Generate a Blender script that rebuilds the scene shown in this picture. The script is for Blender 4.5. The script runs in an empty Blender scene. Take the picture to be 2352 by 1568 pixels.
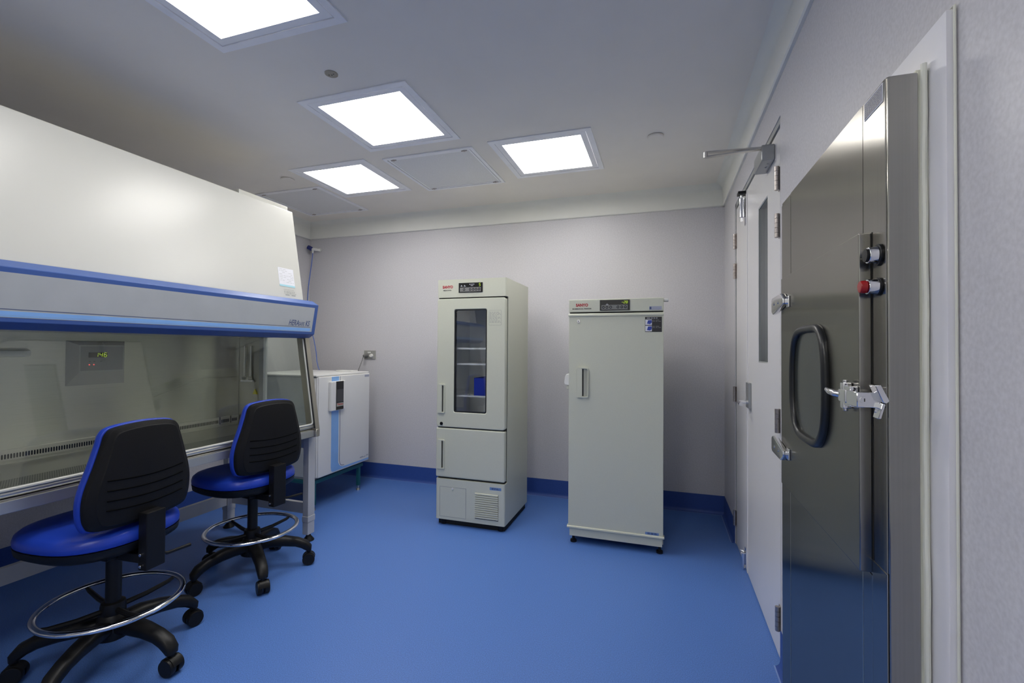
import bpy, bmesh, math, random
from mathutils import Vector, Matrix
C = bpy.context.scene.collection
R = math.radians
rnd = random.Random(7)

# ------------------------------------------------------------------ camera, world, exposure, light levels
LIGHT = 15.6          # emission of the ceiling diffusers
EXPOSURE = 0.0
sc = bpy.context.scene
F_PX, YAW, PITCH, ROLL = 1063.55, R(18.048), R(0.7747), R(0.3527)
fw = Vector((-math.sin(YAW)*math.cos(PITCH), math.cos(YAW)*math.cos(PITCH), math.sin(PITCH)))
rt = Vector((math.cos(YAW), math.sin(YAW), 0)); up = rt.cross(fw)
rt, up = math.cos(ROLL)*rt + math.sin(ROLL)*up, -math.sin(ROLL)*rt + math.cos(ROLL)*up
cam_d = bpy.data.cameras.new('camera'); cam = bpy.data.objects.new('camera', cam_d); C.objects.link(cam)
m = Matrix((rt, up, -fw)).transposed().to_4x4(); m.translation = Vector((0, 0, 1.30)); cam.matrix_world = m
cam_d.sensor_width = 36; cam_d.lens = 36*F_PX/2352; cam_d.clip_start = 0.02; cam_d.clip_end = 50
sc.camera = cam
vs = sc.view_settings
vs.view_transform = 'Standard'; vs.look = 'None'; vs.gamma = 1; vs.use_curve_mapping = False; vs.exposure = EXPOSURE
sc.display_settings.display_device = 'sRGB'
w = bpy.data.worlds.new('world'); sc.world = w; w.use_nodes = True
w.node_tree.nodes['Background'].inputs[0].default_value = (0.5, 0.55, 0.6, 1)
w.node_tree.nodes['Background'].inputs[1].default_value = 0.02

# ------------------------------------------------------------------ materials
def lin(c):
    return tuple(((v/255)/12.92 if v/255 <= .04045 else ((v/255+.055)/1.055)**2.4) for v in c)
def mat(name, col, rough=.5, metal=0., spec=.5, var=None, bump=None, rvar=None, emit=None, estr=1., coat=0., stretch=(1, 1, 1), aniso=None):
    mt = bpy.data.materials.new(name); mt.use_nodes = True
    nt = mt.node_tree; N = nt.nodes; L = nt.links; b = N['Principled BSDF']
    b.inputs['Base Color'].default_value = (*col, 1); b.inputs['Roughness'].default_value = rough
    b.inputs['Metallic'].default_value = metal; b.inputs['Specular IOR Level'].default_value = spec
    b.inputs['Coat Weight'].default_value = coat
    if aniso:                                     # brushed metal: amount and the direction the highlight smears in
        cv = N.new('ShaderNodeCombineXYZ')
        for i in range(3): cv.inputs[i].default_value = aniso[1][i]
        b.inputs['Anisotropic'].default_value = aniso[0]; L.new(cv.outputs[0], b.inputs['Tangent'])
    tc = N.new('ShaderNodeTexCoord'); mp = N.new('ShaderNodeMapping'); mp.inputs['Scale'].default_value = stretch
    L.new(tc.outputs['Object'], mp.inputs['Vector'])
    def noise(scale, detail=2):
        n = N.new('ShaderNodeTexNoise'); n.inputs['Scale'].default_value = scale; n.inputs['Detail'].default_value = detail
        L.new(mp.outputs['Vector'], n.inputs['Vector']); return n
    if var is None: var = (9, .03)
    n = noise(var[0], 3); r = N.new('ShaderNodeMapRange')
    r.inputs['From Min'].default_value = .3; r.inputs['From Max'].default_value = .7
    r.inputs['To Min'].default_value = 1-var[1]; r.inputs['To Max'].default_value = 1+var[1]
    L.new(n.outputs['Fac'], r.inputs['Value'])
    mx = N.new('ShaderNodeVectorMath'); mx.operation = 'SCALE'; mx.inputs[0].default_value = col
    L.new(r.outputs['Result'], mx.inputs['Scale']); L.new(mx.outputs['Vector'], b.inputs['Base Color'])
    if rvar:
        n2 = noise(rvar[0], 4); r2 = N.new('ShaderNodeMapRange')
        r2.inputs['To Min'].default_value = max(0, rough-rvar[1]); r2.inputs['To Max'].default_value = rough+rvar[1]
        L.new(n2.outputs['Fac'], r2.inputs['Value']); L.new(r2.outputs['Result'], b.inputs['Roughness'])
    if bump:
        n3 = noise(bump[0], 3); bp = N.new('ShaderNodeBump'); bp.inputs['Strength'].default_value = bump[1]
        bp.inputs['Distance'].default_value = bump[2] if len(bump) > 2 else .002
        L.new(n3.outputs['Fac'], bp.inputs['Height']); L.new(bp.outputs['Normal'], b.inputs['Normal'])
    if emit:
        b.inputs['Emission Color'].default_value = (*emit, 1); b.inputs['Emission Strength'].default_value = estr
    return mt
def glass_mat(name, tint=(1, 1, 1), ior=1.5, rough=0.0):
    mt = bpy.data.materials.new(name); mt.use_nodes = True
    nt = mt.node_tree; N = nt.nodes; L = nt.links
    N.remove(N['Principled BSDF']); out = N['Material Output']
    # Schlick reflectance, the same from both faces of the pane
    ge = N.new('ShaderNodeNewGeometry'); dt = N.new('ShaderNodeVectorMath'); dt.operation = 'DOT_PRODUCT'
    L.new(ge.outputs['Normal'], dt.inputs[0]); L.new(ge.outputs['Incoming'], dt.inputs[1])
    def mth(op, a, b=None):
        n = N.new('ShaderNodeMath'); n.operation = op
        for i, v in enumerate((a, b)):
            if v is None: continue
            if isinstance(v, (int, float)): n.inputs[i].default_value = v
            else: L.new(v, n.inputs[i])
        return n.outputs[0]
    r0 = ((ior-1)/(ior+1))**2
    fac = mth('ADD', r0, mth('MULTIPLY', 1-r0, mth('POWER', mth('SUBTRACT', 1.0, mth('ABSOLUTE', dt.outputs['Value'])), 5.0)))
    tr = N.new('ShaderNodeBsdfTransparent'); tr.inputs['Color'].default_value = (*tint, 1)
    gl = N.new('ShaderNodeBsdfGlossy'); gl.inputs['Roughness'].default_value = rough
    mx = N.new('ShaderNodeMixShader')
    L.new(fac, mx.inputs[0]); L.new(tr.outputs[0], mx.inputs[1]); L.new(gl.outputs[0], mx.inputs[2])
    L.new(mx.outputs[0], out.inputs['Surface'])
    return mt
def perforated(name, col, hole, pitch, rad, axes):
    # steel sheet pierced with a staggered grid of small dark holes
    mt = mat(name, col, .35, 1.)
    nt = mt.node_tree; N = nt.nodes; L = nt.links; b = N['Principled BSDF']
    tc = N.new('ShaderNodeTexCoord'); sp = N.new('ShaderNodeSeparateXYZ'); L.new(tc.outputs['Object'], sp.inputs[0])
    def mth(op, a, bb=None):
        n = N.new('ShaderNodeMath'); n.operation = op
        for i, v in enumerate((a, bb)):
            if v is None: continue
            if isinstance(v, (int, float)): n.inputs[i].default_value = v
            else: L.new(v, n.inputs[i])
        return n.outputs[0]
    u = mth('DIVIDE', sp.outputs[axes[0]], pitch); v = mth('DIVIDE', sp.outputs[axes[1]], pitch)
    row = mth('FLOOR', v); off = mth('MULTIPLY', mth('FLOORED_MODULO', row, 2.0), .5)
    fu = mth('SUBTRACT', mth('FRACT', mth('ADD', u, off)), .5); fv = mth('SUBTRACT', mth('FRACT', v), .5)
    d = mth('SQRT', mth('ADD', mth('MULTIPLY', fu, fu), mth('MULTIPLY', fv, fv)))
    h = mth('LESS_THAN', d, rad)
    mx = N.new('ShaderNodeMix'); mx.data_type = 'RGBA'
    mx.inputs['A'].default_value = (*col, 1); mx.inputs['B'].default_value = (*hole, 1)
    L.new(h, mx.inputs['Factor']); L.new(mx.outputs['Result'], b.inputs['Base Color'])
    return mt

M = {}
M['wall'] = mat('wall_vinyl', (.59, .578, .60), .42, spec=.35, var=(120, .075))
M['floor'] = mat('floor_vinyl', (.083, .185, .510), .42, spec=.4, var=(260, .24), bump=(200, .05))
M['skirt'] = mat('skirting_vinyl_shaded', (.034, .080, .310), .42, spec=.4, var=(230, .12))  # floor blue darkened, painting in the dimmer light on upright faces
M['weld'] = mat('weld_line', (.20, .30, .60), .45)
M['ceiling'] = mat('ceiling_paint', (.84, .80, .735), .6, spec=.25, var=(4, .015))
M['cornice'] = mat('cornice_paint', (.80, .80, .75), .6, spec=.25, var=(4, .015))
M['fixture'] = mat('fixture_white', (.90, .90, .92), .45)
M['panel'] = mat('filter_panel_grey', (.74, .74, .74), .5, var=(300, .06))
M['diffuser'] = mat('light_diffuser', (.9, .9, .9), .5, emit=(1.0, .975, .93), estr=LIGHT)
M['doorwhite'] = mat('door_white', (.80, .785, .775), .22, spec=.5, var=(3, .01))
M['doorframe'] = mat('door_frame_grey', (.40, .41, .40), .4)
M['frame_white'] = mat('frame_lilac_white', (.82, .81, .84), .4)
M['sealant'] = mat('sealant_cream', (.78, .78, .67), .5, bump=(40, .3))
M['steel'] = mat('brushed_steel', (.36, .352, .33), .19, 1., rvar=(30, .02), stretch=(300, 300, 3), var=(1, .03), aniso=(.9, (.7, .7, 0)))
M['steel'].node_tree.nodes['Principled BSDF'].inputs['Specular Tint'].default_value = (.70, .69, .67, 1)
M['steel_in'] = mat('cabinet_steel', (.58, .57, .52), .32, 1., rvar=(30, .03), stretch=(4, 4, 300), var=(1, .03), aniso=(.8, (0, .05, 1)))
M['steel_edge'] = mat('satin_steel', (.62, .60, .56), .3, 1.)
M['steel_tan'] = mat('post_steel', (.50, .47, .41), .38, .85)
M['alu'] = mat('satin_aluminium', (.60, .60, .575), .42, .9)
M['chrome'] = mat('chrome', (.80, .80, .82), .09, 1.)
M['hinge'] = mat('hinge_bronze', (.42, .38, .36), .35, .9)
M['silver'] = mat('silver_paint', (.36, .37, .37), .35, .5)
M['rubber'] = mat('rubber_black', (.012, .013, .014), .35)
M['black'] = mat('black_plastic', (.007, .007, .0075), .42, spec=.28, bump=(300, .1))
M['blackshell'] = mat('black_shell', (.008, .008, .0085), .5, spec=.22, bump=(350, .25))
M['groove'] = mat('groove_black', (.003, .003, .003), .8, spec=.05)
M['dark'] = mat('gap_dark', (.008, .008, .007), .7)
M['seatblue'] = mat('seat_vinyl_blue', (.014, .050, .43), .33, spec=.45, var=(6, .05), bump=(500, .08))
M['beige'] = mat('fridge_enamel', (.60, .612, .512), .35, spec=.45, var=(300, .025))
M['beige_shade'] = mat('enamel_shaded', (.40, .405, .34), .45)  # enamel darkened to paint the shade inside the handle recesses
M['inner'] = mat('fridge_liner', (.80, .82, .83), .45)
M['wire'] = mat('shelf_white', (.80, .82, .82), .4)
M['boxblue'] = mat('box_blue', (.010, .035, .42), .4)
M['display'] = mat('display_black', (.010, .010, .010), .25)
M['keys'] = mat('keypad_grey', (.20, .20, .195), .45)
M['led'] = mat('led_yellow_green', (.3, .5, .02), .5, emit=(.42, .58, .03), estr=.75)
M['ledred'] = mat('led_red', (.6, .05, .05), .5, emit=(1., .12, .12), estr=.8)
M['red'] = mat('logo_red', (.42, .012, .03), .5)
M['ink'] = mat('ink_dark', (.05, .05, .055), .5)
M['inkgrey'] = mat('ink_grey', (.33, .34, .32), .5)
M['inkblue'] = mat('ink_navy', (.055, .085, .20), .5)
M['paper'] = mat('paper_white', (.72, .73, .78), .5)
M['papercream'] = mat('label_beige', (.54, .545, .47), .45)
M['papercyan'] = mat('label_cyan', (.36, .62, .70), .5)
M['lilac'] = mat('label_lilac', (.35, .37, .47), .5)
M['tagblue'] = mat('asset_tag_blue', (.17, .28, .52), .5)
M['picblue'] = mat('pictogram_blue', (.03, .06, .35), .5)
M['navy'] = mat('label_navy', (.045, .05, .13), .4)
M['cabwhite'] = mat('cabinet_white', (.56, .56, .522), .30, spec=.5, var=(3, .01))
M['hoodblue'] = mat('hood_blue', (.050, .108, .33), .30, spec=.5, var=(5, .02))
M['hoodface'] = mat('hood_label_grey', (.42, .44, .455), .35)
M['stripe'] = mat('stripe_light_blue', (.24, .46, .84), .4)
M['stand'] = mat('stand_grey', (.50, .505, .515), .4)
M['teal'] = mat('stand_teal', (.012, .105, .125), .4)
M['incu'] = mat('incubator_white', (.76, .76, .75), .33, spec=.45, var=(3, .01))
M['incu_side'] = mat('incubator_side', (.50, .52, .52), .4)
M['paneldark'] = mat('control_panel_grey', (.40, .405, .40), .4)
M['panelface'] = mat('control_face_grey', (.27, .28, .285), .35)
M['trim'] = mat('sash_rubber_grey', (.55, .55, .51), .45)
M['redbutton'] = mat('red_button', (.35, .008, .010), .25)
M['outlet'] = mat('outlet_grey', (.30, .30, .28), .4)
M['white'] = mat('plastic_white', (.75, .75, .73), .4)
M['hose'] = mat('hose_blue', (.07, .16, .58), .4)
M['tapblue'] = mat('tap_navy', (.012, .02, .16), .3)
M['cable'] = mat('cable_grey', (.15, .15, .15), .5)
M['brass'] = mat('sprinkler_brass', (.34, .31, .25), .45, .3)
M['yellow'] = mat('warning_yellow', (.70, .62, .03), .5)
M['glass'] = glass_mat('clear_glass', (.93, .95, .93), 1.5)
M['glass_fridge'] = glass_mat('fridge_glass', (.965, .975, .98), 1.85)
M['glass_door'] = glass_mat('door_glass', (.70, .76, .76), 1.5)
M['glass_dark'] = mat('hatch_glass', (.028, .032, .028), .18, spec=.5)
M['slat'] = perforated('grille_steel', (.50, .49, .45), (.02, .02, .02), .008, .33, ('Y', 'X'))

# ------------------------------------------------------------------ mesh builder
class MB:
    def __init__(s): s.bm = bmesh.new(); s.mi = 0
    def _add(s, bm):
        for f in bm.faces: f.material_index = s.mi
        me = bpy.data.meshes.new('t'); bm.to_mesh(me); bm.free(); s.bm.from_mesh(me); bpy.data.meshes.remove(me); return s
    def mat(s, i): s.mi = i; return s
    def box(s, x0, x1, y0, y1, z0, z1, bev=0, seg=2, only=None):
        bm = bmesh.new()
        v = [bm.verts.new((x, y, z)) for z in (z0, z1) for y in (y0, y1) for x in (x0, x1)]
        for q in ((0, 2, 3, 1), (4, 5, 7, 6), (0, 1, 5, 4), (2, 6, 7, 3), (0, 4, 6, 2), (1, 3, 7, 5)):
            bm.faces.new([v[i] for i in q])
        if bev:
            es = [e for e in bm.edges if only is None or only(e)]
            bmesh.ops.bevel(bm, geom=es, offset=bev, segments=seg, profile=.5, affect='EDGES', clamp_overlap=True)
        return s._add(bm)
    def obox(s, c, ax, half, bev=0, seg=2):
        # oriented box: centre c, ax = 3 direction vectors, half sizes
        bm = bmesh.new(); c = Vector(c); ax = [Vector(a).normalized() for a in ax]
        v = [bm.verts.new(c + ax[0]*half[0]*i + ax[1]*half[1]*j + ax[2]*half[2]*k) for k in (-1, 1) for j in (-1, 1) for i in (-1, 1)]
        for q in ((0, 2, 3, 1), (4, 5, 7, 6), (0, 1, 5, 4), (2, 6, 7, 3), (0, 4, 6, 2), (1, 3, 7, 5)):
            bm.faces.new([v[i] for i in q])
        bmesh.ops.recalc_face_normals(bm, faces=bm.faces)
        if bev: bmesh.ops.bevel(bm, geom=bm.edges[:], offset=bev, segments=seg, profile=.5, affect='EDGES', clamp_overlap=True)
        return s._add(bm)
    def cyl(s, p0, p1, r, r2=None, n=24, bev=0):
        p0, p1 = Vector(p0), Vector(p1); r2 = r if r2 is None else r2
        d = (p1-p0).normalized(); a = d.orthogonal().normalized(); b = d.cross(a)
        bm = bmesh.new()
        A = [bm.verts.new(p0 + (a*math.cos(t)+b*math.sin(t))*r) for t in [2*math.pi*i/n for i in range(n)]]
        B = [bm.verts.new(p1 + (a*math.cos(t)+b*math.sin(t))*r2) for t in [2*math.pi*i/n for i in range(n)]]
        for i in range(n): bm.faces.new((A[i], A[(i+1) % n], B[(i+1) % n], B[i]))
        f0 = bm.faces.new(A[::-1]); f1 = bm.faces.new(B)
        if bev:
            bmesh.ops.bevel(bm, geom=list(f0.edges)+list(f1.edges), offset=bev, segments=2, profile=.5, affect='EDGES')
        return s._add(bm)
    def tube(s, pts, r, n=10, closed=False):
        pts = [Vector(p) for p in pts]; k = len(pts); bm = bmesh.new(); rings = []; a = None
        for i, p in enumerate(pts):
            q0 = pts[(i-1) % k] if (closed or i > 0) else p; q1 = pts[(i+1) % k] if (closed or i < k-1) else p
            d = (q1-q0).normalized()
            a = d.orthogonal().normalized() if a is None else (a - d*a.dot(d)).normalized()
            b = d.cross(a)
            rr = r[i] if isinstance(r, (list, tuple)) else r
            rings.append([bm.verts.new(p + (a*math.cos(2*math.pi*j/n)+b*math.sin(2*math.pi*j/n))*rr) for j in range(n)])
        m_ = k if closed else k-1
        for i in range(m_):
            A, B = rings[i], rings[(i+1) % k]; sh = 0
            if closed and i == k-1:
                sh = min(range(n), key=lambda t: (A[0].co-B[t].co).length)
            for j in range(n): bm.faces.new((A[j], A[(j+1) % n], B[(j+1+sh) % n], B[(j+sh) % n]))
        if not closed: bm.faces.new(rings[0][::-1]); bm.faces.new(rings[-1])
        bmesh.ops.recalc_face_normals(bm, faces=bm.faces)
        return s._add(bm)
    def torus(s, c, rad, r, n=72, k=12, flat=1.):
        bm = bmesh.new(); c = Vector(c); rings = []
        for i in range(n):
            t = 2*math.pi*i/n
            rings.append([bm.verts.new(c + Vector(((rad+r*math.cos(u))*math.cos(t), (rad+r*math.cos(u))*math.sin(t), r*flat*math.sin(u)))) for u in [2*math.pi*j/k for j in range(k)]])
        for i in range(n):
            A, B = rings[i], rings[(i+1) % n]
            for j in range(k): bm.faces.new((A[j], B[j], B[(j+1) % k], A[(j+1) % k]))
        return s._add(bm)
    def prism(s, poly, axis, a, b, bev=0, seg=2):
        bm = bmesh.new()
        def P(p, t): return {'X': (t, p[0], p[1]), 'Y': (p[0], t, p[1]), 'Z': (p[0], p[1], t)}[axis]
        A = [bm.verts.new(P(p, a)) for p in poly]; B = [bm.verts.new(P(p, b)) for p in poly]; n = len(poly)
        for i in range(n): bm.faces.new((A[i], A[(i+1) % n], B[(i+1) % n], B[i]))
        bm.faces.new(A[::-1]); bm.faces.new(B)
        bmesh.ops.recalc_face_normals(bm, faces=bm.faces)
        if bev: bmesh.ops.bevel(bm, geom=bm.edges[:], offset=bev, segments=seg, profile=.5, affect='EDGES', clamp_overlap=True)
        return s._add(bm)
    def plate(s, outer, hole, axis, a, b):
        # prism of `outer` polygon with a `hole` polygon (same vertex count)
        bm = bmesh.new(); n = len(outer)
        def P(p, t): return {'X': (t, p[0], p[1]), 'Y': (p[0], t, p[1]), 'Z': (p[0], p[1], t)}[axis]
        V = [[bm.verts.new(P(p, t)) for p in pl] for t in (a, b) for pl in (outer, hole)]
        for i in range(n):
            j = (i+1) % n
            bm.faces.new((V[0][i], V[0][j], V[1][j], V[1][i])); bm.faces.new((V[2][i], V[2][j], V[3][j], V[3][i]))
            bm.faces.new((V[0][i], V[0][j], V[2][j], V[2][i])); bm.faces.new((V[1][i], V[1][j], V[3][j], V[3][i]))
        bmesh.ops.recalc_face_normals(bm, faces=bm.faces)
        return s._add(bm)
    def lathe(s, prof, c=(0, 0, 0), n=32):
        bm = bmesh.new(); c = Vector(c); rings = []
        for r, z in prof:
            rings.append([bm.verts.new(c + Vector((max(r, 1e-5)*math.cos(t), max(r, 1e-5)*math.sin(t), z))) for t in [2*math.pi*i/n for i in range(n)]])
        for A, B in zip(rings, rings[1:]):
            for j in range(n): bm.faces.new((A[j], A[(j+1) % n], B[(j+1) % n], B[j]))
        bm.faces.new(rings[0][::-1]); bm.faces.new(rings[-1])
        bmesh.ops.recalc_face_normals(bm, faces=bm.faces)
        return s._add(bm)
    def loft(s, rings, cap=True):
        bm = bmesh.new(); V = [[bm.verts.new(p) for p in r] for r in rings]; n = len(rings[0])
        for A, B in zip(V, V[1:]):
            for j in range(n): bm.faces.new((A[j], A[(j+1) % n], B[(j+1) % n], B[j]))
        if cap: bm.faces.new(V[0][::-1]); bm.faces.new(V[-1])
        bmesh.ops.recalc_face_normals(bm, faces=bm.faces)
        return s._add(bm)
    def face(s, pts):
        bm = bmesh.new(); bm.faces.new([bm.verts.new(p) for p in pts]); return s._add(bm)
    def build(s, name, mt, parent=None, smooth=30):
        me = bpy.data.meshes.new(name)
        o = bpy.data.objects.new(name, me); C.objects.link(o)
        org = Vector(origin_of(parent)) if parent else None
        if org is None:
            cs = [v.co for v in s.bm.verts]
            org = Vector(((min(v.x for v in cs)+max(v.x for v in cs))/2, (min(v.y for v in cs)+max(v.y for v in cs))/2, min(v.z for v in cs)))
            o.location = org
        for v in s.bm.verts: v.co -= org
        s.bm.to_mesh(me); s.bm.free()
        for x in (mt if isinstance(mt, (list, tuple)) else [mt]): me.materials.append(M[x] if isinstance(x, str) else x)
        if smooth:
            for p in me.polygons: p.use_smooth = True
            me.set_sharp_from_angle(angle=R(max(smooth, 40)))
        wn_m = o.modifiers.new('weighted_normals', 'WEIGHTED_NORMAL'); wn_m.keep_sharp = True; wn_m.weight = 90
        if parent: o.parent = parent
        return o
def origin_of(o):
    while o.parent: o = o.parent
    return o.location
def tag(o, label=None, cat=None, group=None, kind=None):
    if label: o['label'] = label
    if cat: o['category'] = cat
    if group: o['group'] = group
    if kind: o['kind'] = kind
    return o
def thing(name, label, cat, loc, group=None):
    o = bpy.data.objects.new(name, None); C.objects.link(o); o.location = loc; o.empty_display_size = .05
    return tag(o, label, cat, group)
def struct(o, label=None):
    o['kind'] = 'structure'
    if label: o['label'] = label
    return o
def rrect(x0, x1, y0, y1, r, k=6):
    pts = []
    for cx, cy, a in ((x1-r, y0+r, -90), (x1-r, y1-r, 0), (x0+r, y1-r, 90), (x0+r, y0+r, 180)):
        for i in range(k+1):
            t = R(a+90*i/k); pts.append((cx+r*math.cos(t), cy+r*math.sin(t)))
    return pts
def text_into(mb, s, P, u, v, width, height, bold=0., shear=0., ext=.0004):
    cu = bpy.data.curves.new('txt', 'FONT'); cu.body = s; cu.offset = bold; cu.shear = shear; cu.resolution_u = 3
    ob = bpy.data.objects.new('txt', cu); C.objects.link(ob)
    dg = bpy.context.evaluated_depsgraph_get(); me = bpy.data.meshes.new_from_object(ob.evaluated_get(dg))
    bpy.data.objects.remove(ob); bpy.data.curves.remove(cu)
    xs = [q.co.x for q in me.vertices]; ys = [q.co.y for q in me.vertices]
    x0, x1, y0, y1 = min(xs), max(xs), min(ys), max(ys)
    u, v, P = Vector(u).normalized(), Vector(v).normalized(), Vector(P); n = u.cross(v)
    for q in me.vertices:
        q.co = P + u*((q.co.x-x0)/(x1-x0)*width) + v*((q.co.y-y0)/(y1-y0)*height) + n*ext
    bm = bmesh.new(); bm.from_mesh(me); bpy.data.meshes.remove(me)
    return mb._add(bm)
SEG = {'0': 'abcdef', '1': 'bc', '2': 'abged', '3': 'abgcd', '4': 'fgbc', '5': 'afgcd', '6': 'afgedc', '7': 'abc', '8': 'abcdefg', '9': 'abfgcd', '-': 'g'}
def digits_into(mb, s, P, u, v, w_, h, gap, ext=.0012, slant=.12):
    u, v, P = Vector(u).normalized(), Vector(v).normalized(), Vector(P); n = u.cross(v); t = h*.13
    segs = {'a': ((0, h), (w_, h)), 'b': ((w_, h/2), (w_, h)), 'c': ((w_, 0), (w_, h/2)), 'd': ((0, 0), (w_, 0)), 'e': ((0, 0), (0, h/2)), 'f': ((0, h/2), (0, h)), 'g': ((0, h/2), (w_, h/2))}
    for i, ch in enumerate(s):
        for g in SEG[ch]:
            (a0, b0), (a1, b1) = segs[g]
            hz = b0 == b1
            lo = (min(a0, a1)-(0 if hz else t/2)+(t*.3 if hz else 0), min(b0, b1)-(t/2 if hz else 0)+(0 if hz else t*.3))
            hi = (max(a0, a1)+(0 if hz else t/2)-(t*.3 if hz else 0), max(b0, b1)+(t/2 if hz else 0)-(0 if hz else t*.3))
            q = [(lo[0], lo[1]), (hi[0], lo[1]), (hi[0], hi[1]), (lo[0], hi[1])]
            mb.face([P + u*(x+slant*y+i*(w_+gap)) + v*y + n*ext for x, y in q])
    return mb

# ------------------------------------------------------------------ the room
XL, XR, YB, YF, ZC, ZW = -3.56, .463, 3.99, -1.7, 2.60, 2.43
struct(MB().box(XL-.1, XR+1.3, YF-.1, YB+.1, -.1, 0).build('floor', 'floor'), 'blue speckled vinyl floor')
struct(MB().box(XL-.1, XR+.1, YB, YB+.1, 0, ZC+.02).build('wall_back', 'wall'), 'pale grey speckled back wall')
struct(MB().box(XL-.1, XL, YF, YB, 0, ZC+.02).build('wall_left', 'wall'))
struct(MB().box(XL-.1, XR+.1, YF-.1, YF, 0, ZC+.02).build('wall_front', 'cornice'))
DY0, DY1, DZ = 2.165, 3.435, 2.275         # white double door opening
wr = MB()
wr.box(XR, XR+.12, YF, DY0, 0, ZC+.02).box(XR, XR+.12, DY1, YB, 0, ZC+.02).box(XR, XR+.12, DY0, DY1, DZ, ZC+.02)
struct(wr.build('wall_right', 'wall'), 'pale grey speckled right wall with two doors')
# cornice: plaster band a little proud of the vinyl, rounded into the ceiling
def cornice_profile(sign):
    pts = [(0, ZW), (.012, ZW), (.018, ZW+.006), (.018, ZC-.05)]
    for i in range(1, 7):
        t = R(90*i/6); pts.append((.018+.05*(1-math.cos(t)), ZC-.05+.05*math.sin(t)))
    pts.append((0, ZC)); return [(sign[0]+sign[1]*x, z) for x, z in pts]
struct(MB().prism([(y, z) for y, z in cornice_profile((YB, -1))], 'X', XL, XR).build('trim_1', 'cornice'), 'white cornice band above the back wall')
struct(MB().prism(cornice_profile((XR, -1)), 'Y', YF, YB).build('trim_2', 'cornice'), 'white cornice band above the right wall')
struct(MB().prism(cornice_profile((XL, 1)), 'Y', YF, YB).build('trim_3', 'cornice'))
# coved skirting
def skirt_profile(p, sg):
    h = .146
    pts = [(0, 0), (.022, 0), (.0165, .0022), (.0115, .0058), (.0072, .0115), (.0045, .019), (.0035, .028), (.0035, h-.002), (.002, h), (0, h)]
    return [(p+sg*x, z) for x, z in pts]
def skirt(name, axis, p, sg, a, b):
    o = MB().prism(skirt_profile(p, sg), axis, a, b).build(name, 'skirt'); struct(o, 'blue vinyl skirting, shaded darker in its colour')
    q = MB()
    if axis == 'X': q.box(a, b, *sorted((p+sg*.022, p+sg*.028)), .0002, .0012)
    else: q.box(*sorted((p+sg*.022, p+sg*.028)), a, b, .0002, .0012)
    q.build('weld_line', 'weld', o)
skirt('baseboard_back', 'X', YB, -1, XL, XR)
skirt('baseboard_left', 'Y', XL, 1, YF, YB)
skirt('baseboard_right', 'Y', XR, -1, DY1, YB)
skirt('baseboard_right_near', 'Y', XR, -1, 1.80, DY0)
skirt('baseboard_front', 'X', YF, 1, XL, XR)

# ceiling with openings for the lights and filter panels
LIGHTS = [(-1.5235, 1.2075), (-1.5235, 2.290), (-.731, 3.038), (-2.298, 3.033), (-.75, -.10), (-.75, -1.05)]  # pair behind the camera is added, unseen, to brighten right wall and steel
PANELS = [(-1.510, 3.078), (-2.985, 3.395)]
HOLE = .296
holes = [(x-HOLE, x+HOLE, y-HOLE, y+HOLE) for x, y in LIGHTS+PANELS]
xs = sorted({XL-.1, XR+.1, *[h[0] for h in holes], *[h[1] for h in holes]}); ys = sorted({YF-.1, YB+.1, *[h[2] for h in holes], *[h[3] for h in holes]})
cl = MB(); bm = bmesh.new()
for x0, x1 in zip(xs, xs[1:]):
    for y0, y1 in zip(ys, ys[1:]):
        mx_, my_ = (x0+x1)/2, (y0+y1)/2
        if any(h[0] < mx_ < h[1] and h[2] < my_ < h[3] for h in holes): continue
        for z, o in ((ZC, 1), (ZC+.12, -1)):
            q = [(x0, y0, z), (x0, y1, z), (x1, y1, z), (x1, y0, z)][::o]
            bm.faces.new([bm.verts.new(p) for p in q])
for h in holes:
    for (ax, ay), (bx, by) in (((h[0], h[2]), (h[1], h[2])), ((h[1], h[2]), (h[1], h[3])), ((h[1], h[3]), (h[0], h[3])), ((h[0], h[3]), (h[0], h[2]))):
        bm.faces.new([bm.verts.new(p) for p in ((ax, ay, ZC), (bx, by, ZC), (bx, by, ZC+.12), (ax, ay, ZC+.12))])
bmesh.ops.remove_doubles(bm, verts=bm.verts, dist=1e-5); cl._add(bm)
struct(cl.build('ceiling', 'ceiling', smooth=0), 'flat pale grey ceiling')

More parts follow.
